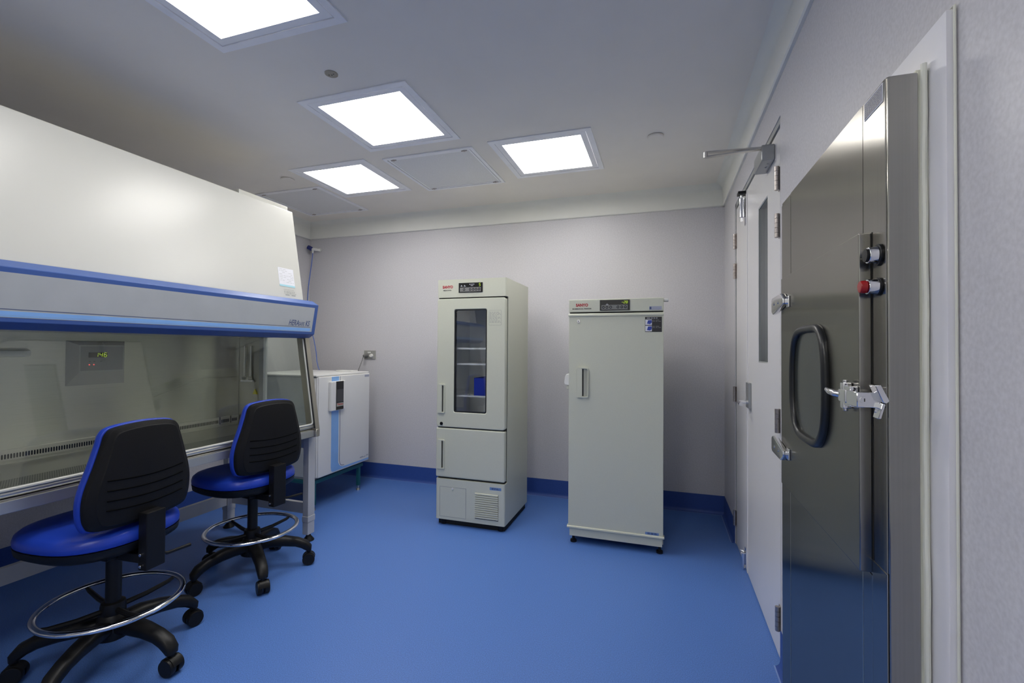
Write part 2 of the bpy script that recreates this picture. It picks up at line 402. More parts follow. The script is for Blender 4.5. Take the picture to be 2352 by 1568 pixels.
# ------------------------------------------------------------------ ceiling lights and panels
def sq(cx, cy, h): return [(cx-h, cy-h), (cx+h, cy-h), (cx+h, cy+h), (cx-h, cy+h)]
LAB = ['square ceiling light cut by the top edge, nearest the camera',
       'large square ceiling light between the nearest one and the far row',
       'square ceiling light on the right, above the freezer side of the room',
       'square ceiling light on the left of the far row, beside the round cover',
       'added unseen square light just behind the camera, brightening the right wall',
       'added unseen square light near the wall behind the camera, brightening that wall and the steel door']
proto = None
for i, (x, y) in enumerate(LIGHTS):
    if proto is None:
        proto = t = thing('ceiling_light', LAB[i], 'ceiling light', (x, y, ZC-.006), 'square recessed ceiling lights')
        MB().plate(sq(x, y, .326), sq(x, y, .292), 'Z', ZC-.006, ZC-.0005).build('flange', 'fixture', t, 0)
        b = MB().plate(sq(x, y, .287), sq(x, y, .252), 'Z', ZC-.004, ZC+.010)
        b.build('bezel', 'fixture', t, 0)
        MB().prism(sq(x, y, .254), 'Z', ZC+.010, ZC+.014).build('diffuser', 'diffuser', t, 0)
        h = MB().plate(sq(x, y, .294), sq(x, y, .289), 'Z', ZC-.0005, ZC+.05); h.prism(sq(x, y, .294), 'Z', ZC+.05, ZC+.055)
        h.build('housing', 'fixture', t, 0)
    else:
        t = proto.copy(); C.objects.link(t); t.location = (x, y, ZC-.006); t['label'] = LAB[i]
        for ch in proto.children:
            c = ch.copy(); C.objects.link(c); c.parent = t
for i, (x, y) in enumerate(PANELS):
    if i == 0:
        pp = t = thing('ceiling_filter_panel', 'square grey ceiling filter panel between the three lit squares', 'ceiling panel', (x, y, ZC-.008), 'square ceiling filter panels')
        MB().plate(sq(x, y, .334), sq(x, y, .312), 'Z', ZC-.008, ZC-.0005).plate(sq(x, y, .306), sq(x, y, .294), 'Z', ZC-.006, ZC+.006).build('frame', 'fixture', t, 0)
        MB().plate(sq(x, y, .312), sq(x, y, .306), 'Z', ZC-.001, ZC+.001).build('shadow_gap', 'dark', t, 0)
        MB().prism(sq(x, y, .294), 'Z', ZC-.003, ZC+.004).build('filter_sheet', 'panel', t, 0)
        for sx in (-1, 1):
            for sy in (-1, 1):
                MB().cyl((x+sx*.266, y+sy*.300, ZC-.006), (x+sx*.266, y+sy*.300, ZC-.012), .011, .008, 12).cyl((x+sx*.266-.02, y+sy*.300, ZC-.008), (x+sx*.266+.02, y+sy*.300, ZC-.008), .004, n=8).build('clip', 'hinge', t)
    else:
        t = pp.copy(); C.objects.link(t); t.location = (x, y, ZC-.008); t['label'] = 'grey ceiling filter panel in the far left corner above the white cabinet'
        for ch in pp.children:
            c = ch.copy(); C.objects.link(c); c.parent = t
t = thing('sprinkler_cover', 'small brownish sprinkler disc on the ceiling near the lit squares', 'sprinkler', (-1.504, 1.812, ZC-.005))
MB().lathe([(.024, 0), (.030, .0015), (.030, .005)], (-1.504, 1.812, ZC-.005)).build('cover_plate', 'brass', t)
for a in (-40, 0, 40):
    MB().cyl((-1.504+.020*math.sin(R(a)), 1.812+.018*math.cos(R(a))-.014, ZC-.0056), (-1.504+.020*math.sin(R(a)), 1.812+.018*math.cos(R(a))-.014, ZC-.0050), .0030, n=10).build('vent_hole', 'dark', t)
for (x, y, lb) in ((-.044, 2.945, 'round white sprinkler cap on the ceiling right of the lit squares'), (-2.774, 2.863, 'round white sprinkler cap on the ceiling left of the far lit square')):
    o = MB().lathe([(.044, 0), (.048, .003), (.048, .010), (.034, .0135)], (x, y, ZC-.0135)).build('sprinkler_disc', 'ceiling')
    tag(o, lb, 'sprinkler', 'round ceiling caps')

# ------------------------------------------------------------------ white double door
d = thing('door_1', 'white double door with a narrow glazed slot and silver closer', None, (.50, 2.8, 0)); d['kind'] = 'structure'
XD = .469
f = MB(); f.box(XD-.002, XD+.09, DY0, DY0+.022, 0, DZ).box(XD-.002, XD+.09, DY1-.022, DY1, 0, DZ).box(XD-.002, XD+.09, DY0, DY1, DZ-.025, DZ)
f.build('door_frame', 'doorframe', d, 0)
ZT = 2.235
gz0, gz1, gy0, gy1 = 1.233, 2.027, 2.441, 2.665
leaf = MB(); leaf.plate([(2.192, .006), (2.998, .006), (2.998, ZT), (2.192, ZT)], [(gy0, gz0), (gy1, gz0), (gy1, gz1), (gy0, gz1)], 'X', XD, XD+.045)
leaf = leaf.build('door_leaf', 'doorwhite', d, 0); leaf['label'] = 'wide active leaf with the glazed slot'
leaf2 = MB().box(XD, XD+.045, 3.002, 3.408, .006, ZT).box(XD-.003, XD, 2.985, 3.012, .006, ZT).build('door_leaf', 'doorwhite', d, 0); leaf2['label'] = 'narrow inactive leaf on the far side'
MB().plate([(gy0-.001, gz0-.001), (gy1+.001, gz0-.001), (gy1+.001, gz1+.001), (gy0-.001, gz1+.001)], [(gy0+.006, gz0+.006), (gy1-.006, gz0+.006), (gy1-.006, gz1-.006), (gy0+.006, gz1-.006)], 'X', XD+.001, XD+.03).build('glazing_bead', 'doorframe', leaf, 0)
MB().box(XD+.004, XD+.009, gy0+.004, gy1-.004, gz0+.004, gz1-.004).build('glass_pane', 'glass_door', leaf, 0)
def hinge(par, y, z, sg):
    h = MB(); h.box(XD-.003, XD+.001, *sorted((y, y+sg*.022)), z-.05, z+.05)
    for k in range(5): h.cyl((XD-.012, y, z-.05+.0203*k), (XD-.012, y, z-.05+.0203*k+.0188), .0095, n=14)
    h.build('hinge', 'hinge', par)
for z in (2.022, 1.822, 1.0, .178):
    hinge(leaf, 2.197, z, 1); hinge(leaf2, 3.411, z, -1)
lp = MB().box(XD-.016, XD, 2.862, 2.950, .968, 1.112, .004).box(XD-.010, XD, 2.950, 2.985, 1.03, 1.075, .002).build('lock_plate', 'silver', leaf)
MB().cyl((XD-.016, 2.915, 1.0), (XD-.056, 2.915, 1.0), .011).tube([(XD-.05, 2.915, 1.0), (XD-.058, 2.900, 1.0), (XD-.060, 2.875, .999), (XD-.060, 2.815, .998)], .010, 12).build('lever', 'chrome', lp)
clo = MB().box(.415, XD, 2.285, 2.470, 2.137, 2.208, .006).build('door_closer', 'silver', leaf)
MB().tube([(.442+.014*math.cos(R(a)), 2.355+.026*math.sin(R(a)), 2.1365) for a in range(-70, 80, 10)], .0022, 6).build('closer_cover_slot', 'paneldark', clo)
ar = MB().obox((.300, 2.300, 2.2025), ((1, .02, -.028), (0, 1, 0), (0, 0, 1)), (.118, .010, .0035), .001).obox((.302, 2.300, 2.190), ((1, .02, .05), (0, 1, 0), (0, 0, 1)), (.117, .010, .0035), .001)
ar.cyl((.186, 2.29, 2.204), (.186, 2.29, 2.180), .009, n=14)
ar.build('closer_arm', 'steel_edge', clo)
hb = MB().box(XD-.006, XD, 3.012, 3.05, 2.035, 2.215).cyl((.447, 3.045, 2.085), (.447, 3.045, 2.200), .015, n=18, bev=.003).cyl((.447, 3.045, 2.205), (.447, 3.045, 2.222), .008, n=12).cyl((.447, 3.045, 2.085), (.447, 3.045, 2.062), .006, n=10)
hb.build('bolt_housing', 'chrome', leaf2)
MB().box(.425, XD, 3.020, 3.075, 2.222, 2.238).build('bolt_keeper', 'black', leaf2, 0)
MB().box(XD-.006, XD, 3.012, 3.05, .03, .135).cyl((.455, 3.045, .012), (.455, 3.045, .105), .010, n=14).cyl((.455, 3.045, .105), (.436, 3.045, .112), .005, n=10).box(.440, XD, 3.025, 3.065, .098, .103).build('floor_bolt', 'chrome', leaf2)
# corridor beyond the glazed slot
for nm, b in (('wall_corridor', (XR+1.2, XR+1.3, 1.6, 3.95, 0, 2.6)), ('wall_corridor_near', (XR+.12, XR+1.2, 1.5, 1.6, 0, 2.6)), ('wall_corridor_far', (XR+.12, XR+1.2, 3.95, 4.05, 0, 2.6)), ('ceiling_corridor', (XR+.12, XR+1.3, 1.5, 4.05, 2.6, 2.7))):
    struct(MB().box(*b).build(nm, 'wall', smooth=0))
lg = thing('corridor_fill', 'ceiling lamp in the corridor behind the white double door', 'ceiling light', (XR+.7, 2.8, 2.575))  # invented lamp, added so the corridor behind the glass looks brighter
MB().box(XR+.55, XR+.85, 2.5, 3.1, 2.585, 2.60).build('fill_body', 'fixture', lg, 0)
cdm = mat('corridor_fill_diffuser', (.9, .9, .9), .5, emit=(1, .98, .95), estr=13.0)
MB().box(XR+.57, XR+.83, 2.52, 3.08, 2.577, 2.585).build('fill_diffuser', cdm, lg, 0)

# ------------------------------------------------------------------ steel coolroom door
s = thing('door_2', 'brushed stainless steel coolroom door with hatch, oval window and chrome latch', None, (.42, 1.39, 0)); s['kind'] = 'structure'
XS = .386
SY0, SY1, SZ = 1.004, 1.780, 1.798
# surround frame on the wall
fr = MB(); fy0, fy1, fz = .952, 1.83, 1.868
fr.plate([(fy0, 0.001), (fy1, 0.001), (fy1, fz), (fy0, fz)], [(1.05, 0.0012), (1.74, 0.0012), (1.74, 1.76), (1.05, 1.76)], 'X', .449, XR)
fr.build('door_surround', 'frame_white', s, 0)
MB().tube([(.459, fy0-.003, 0.01), (.459, fy0-.003, fz+.004), (.459, fy1+.003, fz+.004), (.459, fy1+.003, .01)], .0022, 8).build('sealant_bead', 'sealant', s)
g = MB(); pts = []
k = 40
for i in range(k+1):
    z = .01+1.80*i/k; pts.append((.4415+.0006*math.sin(i*1.7), 1.0055+.0018*math.sin(i*.55+1), z))
g.tube(pts, .0050, 8); g.box(.434, .4488, 1.0085, 1.03, .02, 1.80); g.box(.434, .4488, 1.015, 1.76, 1.76, 1.806)
g.build('gasket', 'sealant', s)
slab = MB().box(XS, .434, SY0, SY1, .02, SZ, .004, 2).build('door_slab', 'steel', s)
# welded skin pieces: near edge channel, far strip, centre sheet
sk = MB().box(XS-.0015, XS, SY0+.004, 1.1045, .02, SZ-.003).box(XS-.0015, XS, 1.1075, 1.660, .865, SZ-.003).box(XS-.0015, XS, 1.664, SY1-.003, .02, SZ-.012)
sk.build('skin_panel', 'steel', s, 0)
MB().box(XS-.003, XS, 1.1095, 1.664, .02, .862, .001, 1).build('kick_panel', 'steel', s)
MB().box(XS-.0028, XS, SY0+.002, 1.0650, .02, .897, .0006, 1).build('edge_panel', 'steel', s)
MB().box(XS-.0032, XS, 1.0655, 1.1080, .02, .868, .0006, 1).build('edge_panel', 'steel', s)
MB().box(XS-.0036, XS, 1.1080, 1.1096, .02, .864).build('panel_seam', 'steel_edge', s, 0)
MB().box(XS-.0036, XS, 1.6640, 1.6656, .02, .864).build('panel_seam', 'steel_edge', s, 0)
XP = .363
hatch = MB().box(XP, XS-.0015, 1.066, 1.690, .872, 1.5275, .0025, 2).build('hatch', 'steel', s)
MB().box(XS-.0022, XS-.0002, 1.0625, 1.0655, .898, 1.5275).build('hatch_gap', 'dark', hatch, 0)
# window with thick black gasket: a tall tapered oval with clipped corners
ow = [(1.235, 1.20), (1.241, 1.285), (1.262, 1.335), (1.300, 1.358), (1.36, 1.360), (1.43, 1.360), (1.488, 1.350), (1.522, 1.318), (1.538, 1.262), (1.541, 1.20), (1.536, 1.145), (1.512, 1.092), (1.470, 1.064), (1.40, 1.059), (1.33, 1.060), (1.285, 1.072), (1.252, 1.105), (1.238, 1.150)]
def smooth_closed(p, k=4):
    n = len(p); out = []
    for i in range(n):
        p0, p1, p2, p3 = p[i-1], p[i], p[(i+1) % n], p[(i+2) % n]
        for j in range(k):
            t = j/k
            out.append(tuple(.5*((2*p1[a])+(-p0[a]+p2[a])*t+(2*p0[a]-5*p1[a]+4*p2[a]-p3[a])*t*t+(-p0[a]+3*p1[a]-3*p2[a]+p3[a])*t**3) for a in (0, 1)))
    return out
ows = smooth_closed(ow); cy_ = sum(p[0] for p in ows)/len(ows); cz_ = sum(p[1] for p in ows)/len(ows)
ins = [(cy_+(y-cy_)*.93, cz_+(z-cz_)*.955) for y, z in ows]
wn = MB().prism(ins, 'X', XP-.0025, XP+.004).build('window_pane', 'glass_dark', hatch, 60)
MB().tube([(XP-.004, y, z) for y, z in ins], .0105, 10, True).build('window_gasket', 'rubber', hatch, 60)
# chrome hinges over the far edge of the hatch
for z, fl in ((1.445, 1), (.985, -1)):
    h = MB()
    def tz(a): return z+fl*a
    h.prism([(1.600, tz(.012)), (1.635, tz(.030)), (1.745, tz(.026)), (1.755, tz(.018)), (1.755, tz(-.022)), (1.735, tz(-.030)), (1.640, tz(-.014)), (1.600, tz(-.006))], 'X', XP-.016, XP-.0005, .004, 2)
    h.box(XP-.005, XP-.0002, 1.578, 1.604, z-.017, z+.017, .0015)
    h.cyl((XP-.0165, 1.66, tz(.004)), (XP-.0175, 1.66, tz(.004)), .005, n=14)
    h.cyl((XP-.0165, 1.715, tz(.004)), (XP-.0175, 1.715, tz(.004)), .005, n=14)
    h.build('hatch_hinge', 'chrome', hatch)
# chrome latch on the near edge
la = MB().box(.347, XP, 1.0665, 1.100, 1.188, 1.229, .003).box(.343, .358, 1.078, 1.118, 1.194, 1.221, .004)
la.box(.346, .3625, 1.098, 1.116, 1.181, 1.234, .003).cyl((.353, 1.106, 1.176), (.353, 1.106, 1.239), .0045, n=14, bev=.0015)
la.box(.341, .3785, 1.012, 1.064, 1.194, 1.222, .001, 1)
la = la.build('latch', 'chrome', s)
MB().tube([(.349, 1.116, 1.208), (.343, 1.132, 1.209), (.339, 1.150, 1.211), (.339, 1.170, 1.214)], [.0065, .0075, .0070, .005], 12).build('latch_lever', 'chrome', la)
MB().box(.3445, .352, 1.117, 1.124, 1.199, 1.217, .001).build('lever_pivot', 'hinge', la)
MB().cyl((.352, 1.0125, 1.208), (.352, 1.0095, 1.208), .0065, n=20).build('lock_cylinder', 'chrome', la)
MB().box(.3513, .3527, 1.0090, 1.0096, 1.205, 1.211).build('keyhole', 'dark', la, 0)
st_ = MB().prism([(.362, 1.236), (.371, 1.238), (.3845, 1.209), (.379, 1.204), (.374, 1.206)], 'Y', .992, 1.020, .001, 1)
st_.prism([(.3745, 1.204), (.380, 1.203), (.373, 1.176), (.368, 1.176)], 'Y', .996, 1.020, .001, 1)
st_.build('strike_catch', 'chrome', la)
# push buttons on the near strip
b1 = MB().cyl((XS-.001, 1.033, 1.4775), (XS-.006, 1.033, 1.4775), .0205, n=28, bev=.001).build('push_button', 'black', s); b1['label'] = 'black and chrome button above the red one'
MB().cyl((XS-.006, 1.033, 1.4775), (XS-.021, 1.033, 1.4775), .0165, .0150, 28, .0015).build('button_collar', 'chrome', b1)
MB().cyl((XS-.021, 1.033, 1.4775), (XS-.025, 1.033, 1.4775), .0125, n=28, bev=.001).build('button_cap', 'black', b1)
b2 = MB().cyl((XS-.001, 1.033, 1.4185), (XS-.005, 1.033, 1.4185), .0170, n=28, bev=.001).build('push_button', 'black', s); b2['label'] = 'red button on chrome collar'
MB().cyl((XS-.005, 1.033, 1.4185), (XS-.022, 1.033, 1.4185), .0150, .0140, 28, .0015).build('button_collar', 'chrome', b2)
MB().cyl((XS-.022, 1.033, 1.4185), (XS-.034, 1.033, 1.4185), .0125, .0115, 28, .003).build('button_cap', 'redbutton', b2)
# maker's label at the top near corner
lb = MB().box(XS-.0027, XS-.0017, 1.014, 1.095, 1.757, 1.792)
lb = lb.build('door_label', 'paper', s, 0)
q = MB().box(XS-.0031, XS-.0027, 1.0165, 1.0925, 1.759, 1.790).build('label_field', 'navy', lb, 0)
ln = MB()
for i in range(6):
    z = 1.7845-.0042*i
    y = 1.0885
    while y > 1.024:
        l_ = rnd.uniform(.004, .011); ln.box(XS-.0034, XS-.0031, max(y-l_, 1.02), y, z-.0008, z+.0008); y -= l_+.003
ln.build('label_print', 'inkgrey', lb, 0)

# ------------------------------------------------------------------ medical refrigerator
def stick(par, name, x0, x1, z0, z1, y, mt, th=.0008): return MB().box(x0, x1, y-th, y, z0, z1).build(name, mt, par, 0)
def lines_print(par, name, x0, x1, z0, z1, y, n, mt, full=.85, h=.0028, seg=(.008, .022)):
    b = MB(); r_ = random.Random(n*17+int(abs(x0)*1000))
    for i in range(n):
        z = z1-(z1-z0)*(i+.5)/n; x = x0; end = x0+(x1-x0)*(full if i % 3 else full*.6+.1)
        while x < end:
            l_ = r_.uniform(*seg); b.box(x, min(x+l_, x1), y-.0004, y, z-h/2, z+h/2); x += l_+.005
    return b.build(name, mt, par, 0)
FX0, FX1, FY0, FY1, FZ1 = -1.588, -1.052, 3.086, 3.646, 1.797
fr = thing('medical_refrigerator', 'tall narrow beige laboratory refrigerator with a glass window in its upper door', 'refrigerator', ((FX0+FX1)/2, 3.37, 0))
yb = FY0+.055
body = MB()
body.box(FX0, FX0+.04, yb, FY1, .045, FZ1).box(FX1-.04, FX1, yb, FY1, .045, FZ1).box(FX0+.04, FX1-.04, FY1-.05, FY1, .045, FZ1)
body.box(FX0+.04, FX1-.04, yb, FY1-.05, .045, .74).box(FX0+.04, FX1-.04, yb, FY1-.05, 1.63, FZ1)
body.build('body', 'beige', fr)
ft = lambda e: all(abs(v.co.y-y0_) < 1e-5 for v in e.verts) and abs(e.verts[0].co.z-e.verts[1].co.z) > .01
y0_ = FY0; MB().box(FX0, FX1, FY0, yb, 1.665, FZ1, .012, 3, ft).build('top_header', 'beige', fr)
y0_ = FY0-.001; MB().box(FX0, FX1, FY0-.001, yb, .045, .338, .012, 3, ft).build('base_panel', 'beige', fr)
MB().box(FX0+.01, FX1-.01, FY0+.03, FY1-.02, .002, .046).build('plinth', 'dark', fr, 0)
for x in (FX0+.05, FX1-.04): MB().cyl((x, FY0+.045, 0.0005), (x, FY0+.045, .045), .025, n=20).build('foot', 'black', fr)
lin_ = MB()
lin_.box(FX0+.040, FX0+.043, yb, FY1-.051, .745, 1.627).box(FX1-.043, FX1-.040, yb, FY1-.051, .745, 1.627).box(FX0+.043, FX1-.043, FY1-.054, FY1-.051, .745, 1.627).box(FX0+.043, FX1-.043, yb, FY1-.054, .741, .745)
lin_.build('liner', 'inner', fr, 0)
# upper door with window
wx0, wx1, wz0, wz1 = -1.449, -1.197, .829, 1.577
D0, D1 = .717, 1.657
ud = MB(); ud.plate(rrect(FX0, FX1-.004, D0, D1, .016), rrect(wx0, wx1, wz0, wz1, .014), 'Y', FY0, FY0+.048)
ud = ud.build('upper_door', 'beige', fr); ud['label'] = 'upper door with window'
bvl = ud.modifiers.new('edge', 'BEVEL'); bvl.width = .006; bvl.segments = 2; bvl.limit_method = 'ANGLE'; ud.modifiers.move(1, 0)
MB().plate(rrect(wx0-.001, wx1+.001, wz0-.001, wz1+.001, .014), rrect(wx0+.007, wx1-.007, wz0+.007, wz1-.007, .009), 'Y', FY0+.003, FY0+.03).build('window_gasket', 'rubber', ud)
MB().box(wx0+.004, wx1-.004, FY0+.010, FY0+.014, wz0+.004, wz1-.004).build('window_glass', 'glass_fridge', ud, 0)
def pull(par, x0, x1, z0, z1, y):
    # flush pull: raised rounded bezel, recess shade and grip shadow painted dark on its right half
    h = MB(); h.plate(rrect(x0, x1, z0, z1, .012), rrect(x0+.004, x1-.006, z0+.008, z1-.008, .008), 'Y', y-.010, y)
    h.prism(rrect(x0+.003, x0+(x1-x0)*.60, z0+.006, z1-.006, .008), 'Y', y-.0095, y-.0005)
    o = h.build('handle', 'beige', par)
    MB().prism(rrect(x0+(x1-x0)*.60, x1-.005, z0+.010, z1-.010, .004), 'Y', y-.0012, y-.0006).build('recess_shade', 'beige_shade', o)
    MB().box(x0+(x1-x0)*.58, x0+(x1-x0)*.70, y-.0026, y-.0012, z0+.010, z1-.010).build('undercut_shade', 'dark', o, 0)
pull(ud, -1.578, -1.518, .818, 1.030, FY0)
MB().cyl((-1.547, FY0, .741), (-1.547, FY0-.005, .741), .012, n=20, bev=.001).build('lock', 'black', ud)
# notice beside the window
nt_ = MB().plate(rrect(-1.181, -1.085, 1.459, 1.566, .006), rrect(-1.1795, -1.0865, 1.4605, 1.5645, .005), 'Y', FY0-.0004, FY0).build('notice_border', 'inkgrey', ud, 0)
lines_print(nt_, 'notice_print', -1.176, -1.090, 1.475, 1.556, FY0, 9, 'inkgrey', .95, .0032)
# lower door
ld = MB().box(FX0-.004, FX1-.004, FY0, FY0+.048, .350, .709, .010, 3).build('lower_door', 'beige', fr); ld['label'] = 'plain lower door'
pull(ld, -1.578, -1.518, .410, .624, FY0)
sl = MB().box(FX0+.01, FX1-.006, FY0+.015, yb, .339, .349).box(FX0+.008, FX1-.006, FY0+.012, yb, .710, .7165).box(FX0+.008, FX1-.006, FY0+.012, yb, 1.6575, 1.6645)
sl.plate([(FX0+.006, .355), (FX1-.006, .355), (FX1-.006, 1.652), (FX0+.006, 1.652)], [(wx0-.03, wz0-.03), (wx1+.03, wz0-.03), (wx1+.03, wz1+.02), (wx0-.03, wz1+.02)], 'Y', FY0+.0485, yb-.0005)
sl.build('door_seal', 'dark', fr, 0)
# base: access hatch, vent louvres, tag
hp = MB().plate([(-1.556, .064), (-1.346, .064), (-1.346, .283), (-1.556, .283)], [(-1.553, .067), (-1.349, .067), (-1.349, .280), (-1.553, .280)], 'Y', FY0-.0016, FY0-.0006).build('access_hatch', 'inkgrey', fr, 0)
MB().cyl((-1.452, FY0-.001, .272), (-1.452, FY0-.006, .272), .008, n=16, bev=.002).build('hatch_screw', 'white', hp)
vt = MB().box(-1.277, -1.099, FY0-.0016, FY0-.0008, .078, .262).build('vent_grille', 'dark', fr, 0)
sv = MB()
for i in range(12):
    z = .084+.0150*i
    sv.prism([(FY0-.0012, z), (FY0-.0085, z+.0015), (FY0-.0085, z+.0095), (FY0-.0012, z+.0130)], 'X', -1.276, -1.100)
sv.build('vent_louvre', 'beige', vt)
tg = stick(fr, 'asset_tag', -1.165, -1.078, .292, .312, FY0-.0005, 'tagblue')
lines_print(tg, 'tag_print', -1.150, -1.095, .296, .309, FY0-.0014, 2, 'inkblue', 1.1, .0045)
# header: logo and display
lg = MB(); text_into(lg, 'SANYO', (-1.546, FY0-.0002, 1.732), (1, 0, 0), (0, 0, 1), .083, .0215, .05)
lg.build('brand_logo', 'red', fr, 0)
lg = MB(); text_into(lg, 'MEDICOOL', (-1.540, FY0-.0002, 1.7135), (1, 0, 0), (0, 0, 1), .066, .0085, .035)
lg.build('model_text', 'ink', fr, 0)
def display(par, x0, x1, z0, z1, y, num, btn, nx, nz, nw, nh):
    d_ = MB().box(x0, x1, y-.004, y, z0, z1, .0015).build('display', 'display', par)
    MB().box(x0+.011, x1-.013, y-.0048, y-.004, z0+.006, z0+(z1-z0)*.52).build('keypad', 'keys', d_, 0)
    for bx in btn:
        MB().cyl((bx, y-.0048, z0+(z1-z0)*.31), (bx, y-.0060, z0+(z1-z0)*.31), .0088, n=20).build('key', 'black', d_)
    for bx in btn: MB().box(bx-.0040, bx+.0040, y-.0063, y-.0060, z0+(z1-z0)*.31-.0014, z0+(z1-z0)*.31+.0014).build('key_mark', 'paper', d_, 0)
    dg = MB(); digits_into(dg, num, (nx, y-.0042, nz), (1, 0, 0), (0, 0, 1), nw, nh, nw*.45)
    dg.build('digits', 'led', d_, 0)
    return d_
dd = display(fr, -1.416, -1.228, 1.698, 1.769, FY0, '5', (-1.372, -1.325, -1.301, -1.278, -1.255), -1.256, 1.743, .010, .019)
for x0, x1, z0, z1 in ((-1.400, -1.385, 1.743, 1.746), (-1.375, -1.360, 1.743, 1.746), (-1.330, -1.324, 1.754, 1.759), (-1.320, -1.292, 1.755, 1.758), (-1.320, -1.302, 1.745, 1.748), (-1.396, -1.391, 1.749, 1.752), (-1.371, -1.366, 1.749, 1.752)):
    MB().box(x0, x1, FY0-.0045, FY0-.004, z0, z1).build('display_mark', 'paper', dd, 0)
# shelves
for z in (1.290, 1.175, .940):
    sh = MB(); sh.box(-1.540, -1.100, FY0+.062, FY0+.066, z-.004, z+.008)
    for i in range(18): sh.cyl((-1.535+.0253*i, FY0+.066, z), (-1.535+.0253*i, 3.58, z), .0018, n=6)
    sh.cyl((-1.540, 3.58, z), (-1.100, 3.58, z), .003, n=8).cyl((-1.5435, 3.30, z-.003), (-1.0965, 3.30, z-.003), .003, n=8)
    sh.build('wire_shelf', 'wire', fr)
bx = MB(); bx.plate(rrect(-1.330, -1.130, 3.17, 3.38, .01, 3), rrect(-1.326, -1.134, 3.174, 3.376, .008, 3), 'Z', .9425, 1.075)
bx.prism(rrect(-1.330, -1.130, 3.17, 3.38, .01, 3), 'Z', .9425, .946)
tag(bx.build('storage_box', 'boxblue'), 'dark blue plastic box on a wire shelf behind the refrigerator glass', 'box')

# ------------------------------------------------------------------ biomedical freezer
ZX0, ZX1, ZY0, ZY1, ZZ = -.601, .004, 3.081, 3.690, 1.625
fz = thing('freezer', 'wide beige single door laboratory freezer standing right of the refrigerator', 'freezer', ((ZX0+ZX1)/2, 3.39, 0))
MB().box(ZX0, ZX1, ZY0+.05, ZY1, .045, 1.537, .004).build('body', 'beige', fz)
MB().box(ZX0-.002, ZX1+.001, ZY0, ZY1, 1.540, ZZ, .006, 2, lambda e: not (abs(e.verts[0].co.y-ZY1) < 1e-5 and abs(e.verts[1].co.y-ZY1) < 1e-5)).build('top_header', 'beige', fz)
MB().box(ZX0+.008, ZX1-.006, ZY0+.004, ZY0+.051, .048, .104, .003).build('base_panel', 'beige', fz)
zd = MB().box(ZX0, ZX1, ZY0, ZY0+.047, .112, 1.515, .003).build('door', 'beige', fz)
MB().prism([(ZY0-.006, 1.512), (ZY0+.03, 1.512), (ZY0+.03, 1.531), (ZY0-.001, 1.531), (ZY0-.006, 1.525)], 'X', ZX0-.003, ZX1+.002, .0015, 1).build('door_top_rail', 'beige', zd)
MB().prism([(ZY0-.008, .104), (ZY0+.03, .104), (ZY0+.03, .118), (ZY0-.003, .118), (ZY0-.008, .114)], 'X', ZX0-.008, ZX1+.007, .0015, 1).build('door_bottom_rail', 'beige', zd)
MB().box(ZX0+.004, ZX1-.004, ZY0+.01, ZY0+.052, 1.528, 1.542).box(ZX0+.004, ZX1-.004, ZY0+.0465, ZY0+.0505, .10, 1.53).build('door_seal', 'dark', fz, 0)
for x in (ZX0+.03, ZX1-.022):
    for y in (ZY0+.035, ZY1-.05):
        MB().cyl((x, y, .0005), (x, y, .014), .021, n=20).cyl((x, y, .014), (x, y, .047), .009, n=12).build('foot', 'black', fz)
def pull2(par, x0, x1, z0, z1, y):
    h = MB(); h.plate(rrect(x0, x1, z0, z1, .014), rrect(x0+.006, x1-.006, z0+.008, z1-.008, .009), 'Y', y-.011, y)
    o = h.build('handle', 'beige', par)
    MB().prism(rrect(x0+.005, x0+(x1-x0)*.50, z0+.007, z1-.007, .008), 'Y', y-.0105, y-.0005).build('handle_grip', 'beige', o)
    MB().box(x0+(x1-x0)*.50, x1-.007, y-.0010, y-.0005, z0+.010, z1-.010).build('recess_shade', 'beige_shade', o, 0)  # darker sheet paints the shade on the recess floor
    MB().box(x0+(x1-x0)*.50, x0+(x1-x0)*.60, y-.0016, y-.0010, z0+.010, z1-.010).build('undercut_shade', 'dark', o, 0)  # black strip paints the shadow along the grip edge
pull2(zd, -.552, -.468, .972, 1.172, ZY0)
lk = MB().cyl((-.536, ZY0, 1.479), (-.536, ZY0-.004, 1.479), .011, n=20, bev=.001).build('lock', 'chrome', zd)
MB().box(-.5375, -.5345, ZY0-.0044, ZY0-.004, 1.474, 1.484).build('keyhole', 'dark', lk, 0)
dz = display(fz, -.396, -.204, 1.548, 1.617, ZY0, '-28', (-.372, -.349, -.325, -.278, -.254, -.231), -.256, 1.593, .0095, .0155)
for x0, x1, z0, z1 in ((-.356, -.340, 1.585, 1.588), (-.350, -.346, 1.591, 1.593)): MB().box(x0, x1, ZY0-.0045, ZY0-.004, z0, z1).build('display_mark', 'paper', dz, 0)
lg = MB(); text_into(lg, 'SANYO', (-.555, ZY0-.0002, 1.577), (1, 0, 0), (0, 0, 1), .082, .0205, .05); lg.build('brand_logo', 'red', fz, 0)
lg = MB(); text_into(lg, 'BIOMEDICAL FREEZER', (-.578, ZY0-.0002, 1.558), (1, 0, 0), (0, 0, 1), .128, .0088, .035); lg.build('model_text', 'ink', fz, 0)
st = stick(fz, 'round_sticker', -.083, -.007, 1.547, 1.570, ZY0, 'lilac'); st.name = 'asset_sticker'
stick(st, 'sticker_mark', -.081, -.070, 1.551, 1.567, ZY0-.0008, 'inkblue', .0004)
cs = stick(zd, 'caution_label', -.1085, -.006, 1.4065, 1.5025, ZY0, 'navy'); M['navy2'] = mat('caution_black', (.022, .022, .026), .4); cs.data.materials[0] = M['navy2']
